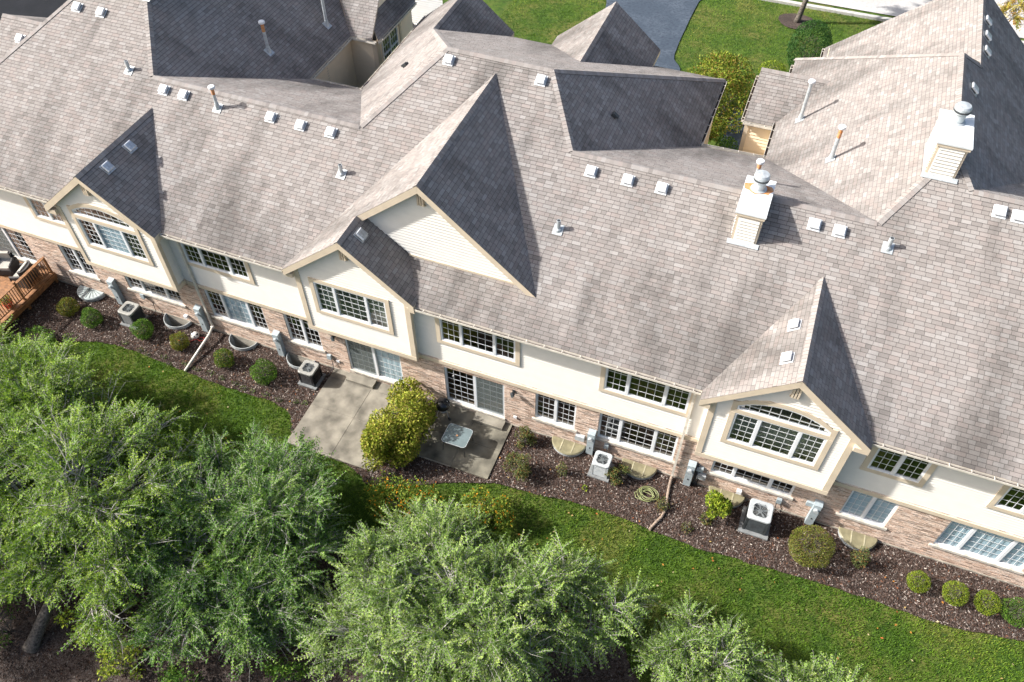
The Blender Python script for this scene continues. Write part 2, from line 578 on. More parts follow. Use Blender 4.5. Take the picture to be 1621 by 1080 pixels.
def caps(p0, p1, n1, n2, wid=0.15, step=0.15):
    """overlapping cap shingles along a ridge or hip"""
    p0, p1, n1, n2 = Vector(p0), Vector(p1), Vector(n1), Vector(n2)
    if p0.z > p1.z:
        p0, p1 = p1, p0
    d = (p1 - p0)
    L = d.length
    d.normalize()
    s1 = n1.cross(d).normalized()
    if s1.dot(n2) > 0:
        s1 = -s1
    s2 = n2.cross(d).normalized()
    if s2.dot(n1) > 0:
        s2 = -s2
    up = (n1 + n2).normalized()
    t = 0.0
    while t < L:
        e = min(L, t + step + 0.02)
        h0, h1 = 0.034, 0.022
        A, B = p0 + d * t, p0 + d * e
        vs = [A + s1 * wid + n1 * h0, A + up * (h0 + 0.004), A + s2 * wid + n2 * h0,
              B + s1 * wid + n1 * h1, B + up * (h1 + 0.004), B + s2 * wid + n2 * h1]
        low = [A + s1 * wid, A, A + s2 * wid, B + s1 * wid, B, B + s2 * wid]
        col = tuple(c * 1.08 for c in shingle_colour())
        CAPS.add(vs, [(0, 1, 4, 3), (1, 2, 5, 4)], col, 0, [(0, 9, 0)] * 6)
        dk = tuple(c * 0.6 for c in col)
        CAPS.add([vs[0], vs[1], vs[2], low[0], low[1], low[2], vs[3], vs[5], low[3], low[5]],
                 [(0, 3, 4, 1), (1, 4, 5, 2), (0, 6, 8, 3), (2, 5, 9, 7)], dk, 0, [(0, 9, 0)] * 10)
        t += step

# planes ------------------------------------------------------------
def zf(y): return 6.021 + 0.53 * y                    # main front slope
EY = -0.38
ZR, YR = zf(8.1), 8.1                                  # tall ridges
def F(x, y): return (x, y, zf(y))
def zdark(x): return ZR - 0.82 * (x - 1.2)             # middle block, right side
def zA(x): return ZR + 0.82 * (x + 2.9)                # middle block, left side
def zB(y): return ZR - 0.505 * (y - 8.1)               # middle block, rear
def zG(x): return zf(4.8) - 0.82 * (x + 14.07)         # left block, right side
ZP, YP_, XP_ = zf(8.3), 8.3, 14.7
def zD(x): return ZP + 0.82 * (x - XP_)                # right block, left side
def zDr(x): return ZP - 0.82 * (x - XP_)
def zrl(y): return zf(4.8) - 0.485 * (y - 4.8)         # rear slope of left low ridge
def zrr(y): return zf(5.6) - 0.5 * (y - 5.6)           # rear slope of right low ridge
def zr2(y): return zf(7.15) - 0.5 * (y - 7.15)
xRR0 = 1.2 + (ZR - zf(5.6)) / 0.82
xRL1 = -2.9 - (ZR - zf(4.8)) / 0.82
xRR1 = XP_ - (ZP - zf(5.6)) / 0.82
xHR = XP_ + (ZP - zf(7.15)) / 0.82
xGP = -14.07 - (ZR - zf(4.8)) / 0.82
xLH = -18.5
xLE = xLH - (ZR - zf(EY)) / 0.82

main = [F(xLE, EY), F(-5.62, EY), F(-5.62, -0.2), F(-0.80, -0.2), F(-0.80, EY), F(25, EY), F(25, 7.15), F(xHR, 7.15), (XP_, YP_, ZP), F(xRR1, 5.6), F(xRR0, 5.6), (1.2, YR, ZR), (-2.9, YR, ZR),
        F(xRL1, 4.8), F(-14.07, 4.8), (xGP, YR, ZR), (xLH, YR, ZR)]
nF = roof_face(main, single=lambda c: 14.75 < c.x < 20.2 and c.y < 3.0, slab=0.14)
nDark = roof_face([(1.2, YR, ZR), F(xRR0, 5.6), (6.4, 5.6 + (zf(5.6) - zdark(6.4)) / 0.5, zdark(6.4)), (6.4, 8.1 + (ZR - zdark(6.4)) / 0.505, zdark(6.4))])
yAi = 4.8 + (zf(4.8) - zA(-8.37)) / 0.485
yAh = 8.1 + (ZR - zA(-5.92)) / 0.505
nA = roof_face([(-2.9, YR, ZR), F(xRL1, 4.8), (-8.37, yAi, zA(-8.37)), (-8.37, 17.3, zA(-8.37)), (-5.92, 17.0, zA(-5.92)), (-5.92, yAh, zA(-5.92))])
zg0 = zA(-5.92)
xg1 = -3.7
zg1 = zg0 - 0.82 * (xg1 + 5.92)
yg1 = 8.1 + (ZR - zg1) / 0.505
nGd = roof_face([(-5.92, yAh, zg0), (-5.92, 17.0, zg0), (xg1, 17.0, zg1), (xg1, yg1, zg1)])
yBe = 8.1 + (ZR - zdark(6.4)) / 0.505
nB = roof_face([(-2.9, YR, ZR), (1.2, YR, ZR), (6.4, yBe, zdark(6.4)), (xg1, yBe, zB(yBe)), (-5.92, yAh, zg0)] if abs(zB(yBe) - zg1) < 0.001 else
               [(-2.9, YR, ZR), (1.2, YR, ZR), (6.4, yBe, zdark(6.4)), (xg1, yBe, zB(yBe)), (xg1, yg1, zg1), (-5.92, yAh, zg0)])
# entry gable at the rear
ze0 = zB(12.17)
nEl = roof_face([(1.0, 12.17, ze0), (1.0, 17.3, ze0), (-1.65, 17.3, ze0 - 0.82 * 2.65), (-1.65, 8.1 + (ZR - ze0 + 0.82 * 2.65) / 0.505, ze0 - 0.82 * 2.65)])
nEr = roof_face([(1.0, 12.17, ze0), (1.0, 17.3, ze0), (3.25, 17.3, ze0 - 0.82 * 2.25), (3.25, 8.1 + (ZR - ze0 + 0.82 * 2.25) / 0.505, ze0 - 0.82 * 2.25)])
# low ridges, rear slopes
nrl = roof_face([F(-14.07, 4.8), F(xRL1, 4.8), (-8.37, yAi, zA(-8.37)), (-10.85, 4.8 + (zf(4.8) - zG(-10.85)) / 0.485, zG(-10.85))])
yDi = 5.6 + (zf(5.6) - zD(9.05)) / 0.5
nrr = roof_face([F(xRR0, 5.6), F(xRR1, 5.6), (9.05, yDi, zD(9.05)), (6.4, 5.6 + (zf(5.6) - zdark(6.4)) / 0.5, zdark(6.4))])
nr2 = roof_face([F(xHR, 7.15), F(25, 7.15), (25, 14.95, zr2(14.95)), (20.2, 7.15 + (zf(7.15) - zDr(20.2)) / 0.5, zDr(20.2))])
# left block
nG = roof_face([F(-14.07, 4.8), (-10.85, 4.8 + (zf(4.8) - zG(-10.85)) / 0.485, zG(-10.85)), (-10.85, 14.1, zG(-10.85)), (-13.6, 17.5, zG(-13.6)), (xGP, 17.5, ZR), (xGP, YR, ZR)])
nLx = roof_face([(xLH, YR, ZR), F(xLE, EY), (xLE, 12.0, zf(EY)), (xLH, 12.0, ZR)])
# right block
nD = roof_face([(XP_, YP_, ZP), F(xRR1, 5.6), (9.05, yDi, zD(9.05)), (9.05, 19.85, zD(9.05)), (XP_, 14.2, ZP)])
nDr = roof_face([(XP_, YP_, ZP), F(xHR, 7.15), (20.2, 7.15 + (zf(7.15) - zDr(20.2)) / 0.5, zDr(20.2)), (20.2, 20.45, zDr(20.2)), (15.5, 21.3, zDr(15.5)), (15.5, 14.8, zDr(15.5)), (XP_, 14.2, ZP)])
nDb = roof_face([(XP_, 14.2, ZP), (9.05, 19.85, zD(9.05)), (20.35, 19.85, zDr(20.35))])
XE = 15.5
ZE = ZP - 0.82 * (XE - XP_)
def zE(x): return ZE - 0.82 * abs(x - XE)
nEL = roof_face([(XE, 14.8, ZE), (XE, 21.93, ZE), (10.2, 21.93, zE(10.2)), (10.2, 19.0, zE(10.2)), (14.4, 14.8, zE(14.4))])
nER = nDr
# garage wing
xg = XP_ - (ZP - 7.1) / 0.82
nGf = roof_face([(7.72, 14.45, 5.65), (8.92, 14.45, 5.65), (xg, 16.3, 7.1), (7.82, 16.3, 7.1)])
roof_face([(7.82, 16.3, 7.1), (xg, 16.3, 7.1), (8.92, 18.15, 5.65), (7.72, 18.15, 5.65)])
# wing beyond the left hip
nLw = roof_face([(-24.85, 5.0, 5.82), (-22.0, 5.0, 5.82), (-21.0, 7.8, 7.5), (-24.85, 7.8, 7.5)])
roof_face([(-24.85, 7.8, 7.5), (-21.0, 7.8, 7.5), (-21.0, 10.6, 5.82), (-24.85, 10.6, 5.82)])
# bay over the courtyard
zK = zG(-10.85)
roof_face([(-10.85, 14.1, zK), (-9.75, 14.1, zK), (-10.25, 17.5, zK + 0.8 * 3.4), (-13.7, 17.5, zK + 0.8 * 3.4)], slab=0.10)
roof_face([(-9.48, 14.25, 5.86), (-9.48, 18.3, 5.86), (-10.2, 18.3, 6.55), (-10.2, 14.9, 6.55)], slab=0.10)
roof_face([(-9.2, 17.0, 3.0), (-9.2, 19.6, 3.0), (-10.6, 19.6, 3.9), (-10.6, 17.0, 3.9)], slab=0.10)

# gables on the garden side ---------------------------------------------
PG = 0.833
def dormer(xr, zr, half, yf):
    yb = (zr - 6.021) / 0.53
    ze = zr - PG * half
    ye = (ze - 6.021) / 0.53
    a = roof_face([(xr, yf, zr), (xr, yb, zr), (xr - half, ye, ze), (xr - half, yf, ze)], slab=0.24)
    b = roof_face([(xr, yf, zr), (xr, yb, zr), (xr + half, ye, ze), (xr + half, yf, ze)], slab=0.24)
    caps((xr, yf, zr), (xr, yb, zr), a, b)
    return ze, ye
dormer(11.82, 7.96, 2.56, -0.76)
dormer(-13.52, 7.96, 2.52, -0.76)
# the stacked double gable in the middle
xs, zs, ysf = -3.2, 8.03, -0.5
xb, zb, ybf = -0.8, 8.03 + PG * 2.4, 0.88
hl = 2.58
nSL = roof_face([(xs, ysf, zs), (xs, ybf, zs), (xb, ybf, zb), (xb, (zb - 6.021) / 0.53, zb), (xs - hl, (zs - PG * hl - 6.021) / 0.53, zs - PG * hl), (xs - hl, ysf, zs - PG * hl)], slab=0.24)
hr_ = 2.54
nSR = roof_face([(xs, ysf, zs), (xs, 1.13, zs), (xs + (zs - zf(1.13)) / PG, 1.13, zf(1.13)), (xs + hr_, (zs - PG * hr_ - 6.021) / 0.53, zs - PG * hr_), (xs + hr_, ysf, zs - PG * hr_)], slab=0.24)
sr = 0.874
nBR = roof_face([(xb, ybf, zb), (xb, (zb - 6.021) / 0.53, zb), (xb + (zb - zf(ybf)) / sr, ybf, zf(ybf))], slab=0.24)
caps((xs, ysf, zs), (xs, ybf, zs), nSL, nSR)
caps((xb, ybf, zb), (xb, (zb - 6.021) / 0.53, zb), nSL, nBR)

# ridge and hip caps
caps(F(-14.07, 4.8), F(xRL1, 4.8), nF, nrl)
caps(F(xRL1, 4.8), (-2.9, YR, ZR), nF, nA)
caps((-2.9, YR, ZR), (1.2, YR, ZR), nF, nB)
caps((1.2, YR, ZR), F(xRR0, 5.6), nF, nDark)
caps(F(xRR0, 5.6), F(xRR1, 5.6), nF, nrr)
caps(F(xRR1, 5.6), (XP_, YP_, ZP), nF, nD)
caps((XP_, YP_, ZP), F(xHR, 7.15), nF, nDr)
caps(F(xHR, 7.15), F(25, 7.15), nF, nr2)
caps((XP_, YP_, ZP), (XP_, 14.2, ZP), nD, nDr)
caps((XP_, 14.2, ZP), (9.05, 19.85, zD(9.05)), nD, nDb)
caps((XP_, 14.2, ZP), (15.5, 14.8, zDr(15.5)), nDr, nDb)
caps((XE, 14.8, ZE), (XE, 21.93, ZE), nEL, nER)
caps(F(-14.07, 4.8), (xGP, YR, ZR), nF, nG)
caps((xLH, YR, ZR), (xGP, YR, ZR), nF, Vector((0, 0.45, 0.9)))
caps((xLH, YR, ZR), F(xLE, EY), nF, nLx)
caps((-2.9, YR, ZR), (-5.92, yAh, zg0), nA, nB)
caps((-5.92, yAh, zg0), (-5.92, 17.0, zg0), nA, nGd)
caps((1.2, YR, ZR), (6.4, yBe, zdark(6.4)), nB, nDark)
caps((1.0, 12.17, ze0), (1.0, 17.3, ze0), nEl, nEr)
caps((7.82, 16.3, 7.1), (xg, 16.3, 7.1), nGf, Vector((0, 0.6, 0.8)))
caps((-24.85, 7.8, 7.5), (-21.0, 7.8, 7.5), nLw, Vector((0, 0.5, 0.85)))

roof = ROOF_DECK.build('roof', 'underlay', HOUSE)
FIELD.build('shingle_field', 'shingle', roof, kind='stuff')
CAPS.build('ridge_caps', 'shingle', roof, kind='stuff')
SOFFIT.build('soffit', 'trim', roof)
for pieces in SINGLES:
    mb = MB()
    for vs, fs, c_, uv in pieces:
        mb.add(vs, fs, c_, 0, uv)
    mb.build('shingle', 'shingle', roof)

# ------------------------------------------------------------------ walls
SID = (0.72, 0.695, 0.645)
SIDING = MB()
def siding(poly, o, u, nrm, holes=(), exposure=0.13, zstart=None, col=SID):
    """lap siding on a vertical wall: poly in (u, z), holes as (u0, u1, z0, z1) or a function z -> (u0, u1)"""
    o, u, nrm = Vector(o), Vector(u), Vector(nrm)
    z0 = min(p[1] for p in poly) if zstart is None else zstart
    z1 = max(p[1] for p in poly)
    z = z0
    while z < z1:
        hi = z + exposure
        strip = clip_axis(clip_axis(poly, 1, z, True), 1, hi, False)
        if len(strip) >= 3:
            xa, xb = min(p[0] for p in strip), max(p[0] for p in strip)
            ivs = [(xa, xb)]
            mid = (z + min(hi, z1)) / 2
            for h in holes:
                if callable(h):
                    r = h(mid)
                    if r is None:
                        continue
                    a, b = r
                else:
                    if not (h[2] < mid < h[3]):
                        continue
                    a, b = h[0], h[1]
                nv = []
                for s, e in ivs:
                    if b <= s or a >= e:
                        nv.append((s, e))
                    else:
                        if a > s:
                            nv.append((s, a))
                        if b < e:
                            nv.append((b, e))
                ivs = nv
            k = random.uniform(0.985, 1.012)
            c = tuple(x * k for x in col)
            for s, e in ivs:
                pc = dedupe(clip_axis(clip_axis(strip, 0, s, True), 0, e, False))
                if len(pc) < 3:
                    continue
                vs = [o + u * a + Vector((0, 0, b)) + nrm * (0.036 * (1 - (b - z) / exposure)) for a, b in pc]
                fs = [tuple(range(len(pc)))]
                SIDING.add(vs, fs, c)
                lo = [i for i in range(len(pc)) if abs(pc[i][1] - z) < 1e-4]
                for i in range(len(pc)):
                    j = (i + 1) % len(pc)
                    if abs(pc[i][1] - z) < 1e-4 and abs(pc[j][1] - z) < 1e-4:
                        SIDING.add([vs[i], vs[j], vs[j] - nrm * 0.036, vs[i] - nrm * 0.036], [(0, 1, 2, 3)], c)
        z = hi

WIN = []     # every window: dict
ROWU, ROWL = (3.98, 5.36), (0.97, 2.66)
def W(x0, x1, z0, z1, y, secs, **kw):
    d = dict(x0=x0, x1=x1, z0=z0, z1=z1, y=y, secs=secs)
    d.update(kw)
    WIN.append(d)
T5, T4, T3 = [(0.27, 3, 5), (0.46, 4, 5), (0.27, 3, 5)], [(0.27, 3, 4), (0.46, 4, 4), (0.27, 3, 4)], [(0.27, 3, 3), (0.46, 4, 3), (0.27, 3, 3)]
D5, D4 = [(0.5, 3, 5), (0.5, 3, 5)], [(0.5, 3, 4), (0.5, 3, 4)]
DR = [(0.5, 4, 6), (0.5, 4, 6)]
LZ = 0.08
# upper storey (siding)
W(-17.92, -16.34, 4.06 + LZ, 5.40, 0, D4, casing=1)
W(-10.66, -7.86, 4.04 + LZ, 5.40, 0, T4, casing=1)
W(0.03, 2.87, *ROWU, 0, T4, casing=1)
W(6.08, 8.94, *ROWU, 0, T4, casing=1, single=1)
W(14.76, 16.32, *ROWU, 0, D4, casing=1, single=1)
W(18.52, 20.08, *ROWU, 0, D4, casing=1, single=1)
# bay windows
W(-14.85, -12.03, 4.12, 5.52, -0.55, T5, casing=2, blind_mid=1)
W(10.39, 13.19, 3.99, 5.52, -0.55, T5, casing=2, single=1)
W(-4.75, -1.90, 3.94, 5.47, -0.25, T5, casing=1, curtain=1)
# ground floor (brick)
W(-17.75, -16.32, 1.08, 2.76, 0, D5, sill=1)
W(-14.68, -11.95, 1.12, 2.1, 0, T3, sill=1)
W(-10.5, -7.82, 1.04, 2.78, 0, T5, sill=1, blind_mid=1)
W(-6.86, -5.36, 1.02, 2.74, 0, D5, sill=1)
W(3.64, 5.20, *ROWL, 0, D5, sill=1)
W(6.07, 8.92, *ROWL, 0, T5, sill=1, single=1)
W(10.28, 13.12, 1.02, 1.95, 0, T3, sill=1, single=1)
W(14.78, 16.28, *ROWL, 0, D5, sill=1, blind=1, single=1)
W(17.88, 20.64, 0.90, 2.62, 0, T5, sill=1, blind=1, single=1)
# patio doors
W(-4.22, -1.84, 0.32, 2.40, 0, DR, door=1, blind_right=1)
W(0.0, 2.42, 0.30, 2.40, 0, DR, door=1, wood=1)
W(-21.9, -19.66, 0.72, 2.62, 0, DR, door=1)

XW0, XW1 = -23.4, 24.6
SB = 2.70
def bayhole(x0, x1): return (x0, x1, -1, 9)
up_holes = [(w['x0'] - 0.02, w['x1'] + 0.02, w['z0'] - 0.02, w['z1'] + 0.02) for w in WIN if w['y'] == 0 and w['z0'] > 3]
LEFTB = 0.12
siding([(XW0, SB + LEFTB), (-5.4, SB + LEFTB), (-5.4, 5.86), (XW0, 5.86)], (0, 0.005, 0), (1, 0, 0), (0, -1, 0), up_holes)
siding([(-5.4, SB), (XW1, SB), (XW1, 5.86), (-5.4, 5.86)], (0, 0.005, 0), (1, 0, 0), (0, -1, 0), up_holes)

class Pieces:
    def __init__(s):
        s.l = []
    def box(s, *a):
        s.l.append(a)
    def build(s, name, mat, parent):
        for a in s.l:
            b = MB()
            b.box(*a)
            b.build(name, mat, parent)
BANDS, CORNER = Pieces(), Pieces()
def bay(xc, half, yf, zb, zpk, slope, w, arch):
    """projecting siding bay with gable: front, sides, soffit, corner boards, base band"""
    x0, x1 = xc - half, xc + half
    ze = zpk - slope * half
    holes = [(w['x0'] - 0.02, w['x1'] + 0.02, w['z0'] - 0.02, w['z1'] + 0.02)]
    if arch:
        ax0, ax1, az0, az1 = arch
        cx, hw, hh = (ax0 + ax1) / 2, (ax1 - ax0) / 2, az1 - az0
        R = (hw * hw + hh * hh) / (2 * hh)
        def hole(z, cx=cx, R=R, az0=az0, az1=az1):
            if z < az0 - 0.03 or z > az1:
                return None
            dz = z - (az1 - R)
            h = math.sqrt(max(0, R * R - dz * dz))
            h = min(h, hw)
            return (cx - h, cx + h)
        holes.append(hole)
    siding([(x0, zb), (x1, zb), (x1, ze), (xc, zpk), (x0, ze)], (0, yf + 0.005, 0), (1, 0, 0), (0, -1, 0), holes)
    siding([(yf, zb), (0, zb), (0, ze), (yf, ze)], (x1 - 0.005, 0, 0), (0, 1, 0), (1, 0, 0))
    siding([(yf, zb), (0, zb), (0, ze), (yf, ze)], (x0 + 0.005, 0, 0), (0, 1, 0), (-1, 0, 0))
    for sx, xx in ((-1, x0), (1, x1)):
        xa, xb_ = (xx - 0.052, xx + 0.15) if sx < 0 else (xx - 0.15, xx + 0.052)
        CORNER.box(xa, xb_, yf - 0.052, yf + 0.0, zb - 0.02, ze - 0.05)
        xa, xb_ = (xx - 0.052, xx - 0.0) if sx < 0 else (xx, xx + 0.052)
        CORNER.box(xa, xb_, yf + 0.001, yf + 0.11, zb - 0.02, ze - 0.05)
    BANDS.box(x0 - 0.058, x1 + 0.058, yf - 0.058, yf + 0.02, zb - 0.10, zb + 0.10)
    BANDS.box(x1 + 0.0, x1 + 0.056, yf + 0.021, -0.02, zb - 0.10, zb + 0.10)
    BANDS.box(x0 - 0.056, x0, yf + 0.021, -0.02, zb - 0.10, zb + 0.09)
    BANDS.box(x0, x1, yf + 0.021, -0.03, zb - 0.095, zb - 0.05)   # underside
wb = {round(w['x0'], 2): w for w in WIN}
bay(11.77, 2.14, -0.55, 2.74, 7.72, PG, wb[10.39], (10.39, 13.19, 5.70, 6.40))
bay(-13.42, 2.16, -0.55, 2.86, 7.72, PG, wb[-14.85], (-14.85, -12.03, 5.70, 6.36))
bay(-3.21, 2.22, -0.25, 2.74, 7.80, PG, wb[-4.75], None)
# tall gable wall above the roof
siding([(xs + 0.1, zs - 0.1), (xs + 1.75, zf(1.16) + 0.0), (xb + (zb - zf(1.16)) / sr - 0.1, zf(1.16)), (xb, zb - 0.18)], (0, 1.14, 0), (1, 0, 0), (0, -1, 0), zstart=6.55)
BANDS.box(-1.5, 2.95, 1.07, 1.13, zf(1.1) + 0.01, zf(1.1) + 0.10)
# base band of the upper storey (stops at the bays)
for a, b, z in ((XW0, -15.58, SB + LEFTB), (-11.26, -5.43, SB + LEFTB), (-0.99, 9.63, SB), (13.91, XW1, SB)):
    BANDS.box(a, b, -0.062, 0.03, z - 0.12, z + 0.06)
# courtyard and wing walls
SID_WARM_LIT = (0.82, 0.69, 0.51)  # same cream siding, with warm bounced light put into the colour
siding([(10.1, 0), (14.32, 0), (14.32, 5.85), (10.1, 5.85)], (-11.02, 0, 0), (0, 1, 0), (1, 0, 0), col=SID_WARM_LIT)
siding([(-11.1, 0), (-9.62, 0), (-9.62, 5.85), (-11.1, 5.85)], (0, 14.25, 0), (1, 0, 0), (0, -1, 0), col=SID_WARM_LIT)
siding([(14.25, 0), (18.0, 0), (18.0, 5.85), (14.25, 5.85)], (-9.62, 0, 0), (0, 1, 0), (1, 0, 0), [(14.68, 16.3, 3.95, 5.62)], col=SID_WARM_LIT)
siding([(15.0, 6.45), (18.5, 6.45), (18.5, 9.0)], (-10.22, 0, 0), (0, 1, 0), (1, 0, 0), col=SID_WARM_LIT)
siding([(7.86, 0), (9.2, 0), (9.2, 5.6), (7.86, 5.6)], (0, 14.62, 0), (1, 0, 0), (0, -1, 0), exposure=0.16, col=SID_WARM_LIT)
siding([(14.62, 0), (18.0, 0), (18.0, 5.6), (14.62, 5.6)], (7.86, 0, 0), (0, 1, 0), (-1, 0, 0), col=SID_WARM_LIT)
siding([(0.0, 0), (12.0, 0), (12.0, 5.8), (0.0, 5.8)], (-23.4, 0, 0), (0, 1, 0), (-1, 0, 0))
siding([(5.3, 0), (10.3, 0), (10.3, 5.8), (7.8, 7.3), (5.3, 5.8)], (-24.6, 0, 0), (0, 1, 0), (-1, 0, 0))
siding([(-24.6, 0), (-23.0, 0), (-23.0, 5.7), (-24.6, 5.7)], (0, 5.3, 0), (1, 0, 0), (0, -1, 0))
siding([(-12.2, 3.0), (-9.0, 3.0), (-9.0, 6.0), (-12.2, 6.0)], (0, 20.4, 0), (1, 0, 0), (0, -1, 0), col=(0.78, 0.80, 0.82))
siding([(11.9, 0), (19.8, 0), (19.8, 5.6), (11.9, 5.6)], (9.22, 0, 0), (0, 1, 0), (-1, 0, 0), col=SID_WARM_LIT)
siding([(11.6, 0), (16.4, 0), (16.4, 5.9), (11.6, 5.9)], (6.24, 0, 0), (0, 1, 0), (1, 0, 0), col=SID_WARM_LIT)
siding([(19.7, 0), (21.7, 0), (21.7, 5.6), (19.7, 5.6)], (10.4, 0, 0), (0, 1, 0), (-1, 0, 0), col=SID_WARM_LIT)
CORNER.box(7.80, 7.98, 14.56, 14.60, 0, 5.55)
CORNER.box(-9.80, -9.57, 14.19, 14.23, 0, 5.8)
CORNER.box(-9.60, -9.56, 14.24, 14.48, 0, 5.8)
CORNER.box(-9.60, -9.56, 16.55, 16.72, 0, 5.8)
for a, b, yf in ((9.27, 9.60, -0.55), (13.94, 14.36, -0.55), (-16.02, -15.61, -0.55), (-11.23, -11.02, -0.55), (-5.76, -5.46, -0.25), (-0.96, -0.68, -0.25)):
    BANDS.box(a, b, yf - 0.19, yf + 0.02, 5.50, 5.70)
wall = SIDING.build('wall', 'siding', HOUSE)
wall['label'] = 'cream lap siding'
CORNER.build('corner_board', 'trim', wall)
BANDS.build('band_board', 'trim', wall)

# brick storey --------------------------------------------------------
BRICKS, MORT = MB(), MB()
lowh = [(w['x0'], w['x1'], w['z0'] - (0.10 if w.get('sill') else 0.06), w['z1']) for w in WIN if w['y'] == 0 and w['z0'] < 3]
xsplit = sorted({XW0, XW1} | {h[0] for h in lowh} | {h[1] for h in lowh})
for a, b in zip(xsplit, xsplit[1:]):
    mid = (a + b) / 2
    hs = sorted([(h[2], h[3]) for h in lowh if h[0] < mid < h[1]])
    z = -0.3
    for s, e in hs:
        MORT.add([(a, 0.0, z), (b, 0.0, z), (b, 0.0, s), (a, 0.0, s)], [(0, 1, 2, 3)])
        z = e
    if z < 2.85:
        MORT.add([(a, 0.0, z), (b, 0.0, z), (b, 0.0, 2.85), (a, 0.0, 2.85)], [(0, 1, 2, 3)])
    for s, e in hs:   # reveals
        MORT.add([(a, 0, s), (a, 0.10, s), (a, 0.10, e), (a, 0, e)], [(0, 1, 2, 3)])
        MORT.add([(b, 0, s), (b, 0.10, s), (b, 0.10, e), (b, 0, e)], [(3, 2, 1, 0)])
BP = [((0.56, 0.42, 0.335), 5), ((0.60, 0.465, 0.38), 6), ((0.63, 0.505, 0.42), 5), ((0.52, 0.375, 0.295), 3), ((0.58, 0.47, 0.40), 3), ((0.42, 0.29, 0.225), 0.6)]
bh, bl = 0.075, 0.215
row = 0
z = 0.06
while z < 2.80:
    x = XW0 - (row % 2) * bl / 2
    while x < XW1:
        xa, xb_ = x + 0.005, x + bl - 0.007
        x += bl
        zm = z + bh / 2
        segs = [(xa, xb_)]
        for h in lowh:
            if h[2] - 0.03 < zm < h[3] + 0.02:
                nv = []
                for s, e in segs:
                    if h[1] <= s or h[0] >= e:
                        nv.append((s, e))
                    else:
                        if h[0] - s > 0.02:
                            nv.append((s, h[0]))
                        if e - h[1] > 0.02:
                            nv.append((h[1], e))
                segs = nv
        c = random.choices([p[0] for p in BP], [p[1] for p in BP])[0]
        k = random.uniform(0.9, 1.1)
        c = tuple(v * k for v in c)
        d = random.uniform(0.006, 0.014)
        for s, e in segs:
            za, zb_ = z + 0.004, z + bh - 0.008
            BRICKS.add([(s, -d, za), (e, -d, za), (e, -d, zb_), (s, -d, zb_), (s, 0.0, za), (e, 0.0, za), (e, 0.0, zb_), (s, 0.0, zb_)],
                       [(0, 1, 2, 3), (0, 4, 5, 1), (2, 6, 7, 3), (1, 5, 6, 2), (0, 3, 7, 4)], c)
    # flat dark strips over the joints, painted shade of raked mortar
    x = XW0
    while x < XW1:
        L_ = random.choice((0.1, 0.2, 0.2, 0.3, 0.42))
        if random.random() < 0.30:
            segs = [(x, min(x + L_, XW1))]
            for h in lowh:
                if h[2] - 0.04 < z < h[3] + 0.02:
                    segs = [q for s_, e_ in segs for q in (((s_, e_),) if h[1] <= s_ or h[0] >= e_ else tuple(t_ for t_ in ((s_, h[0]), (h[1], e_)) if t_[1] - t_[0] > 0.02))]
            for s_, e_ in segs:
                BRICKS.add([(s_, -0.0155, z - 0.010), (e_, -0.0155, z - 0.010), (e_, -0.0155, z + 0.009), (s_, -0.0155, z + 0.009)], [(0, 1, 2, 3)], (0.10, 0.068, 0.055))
        x += L_
    z += bh
    row += 1
bw = MORT.build('brick_wall', 'mortar', HOUSE)
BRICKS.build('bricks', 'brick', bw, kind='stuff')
fd = MB()
fd.box(XW0, XW1, -0.035, 0.05, -0.3, 0.05)
fd.build('foundation', 'foundation', HOUSE)

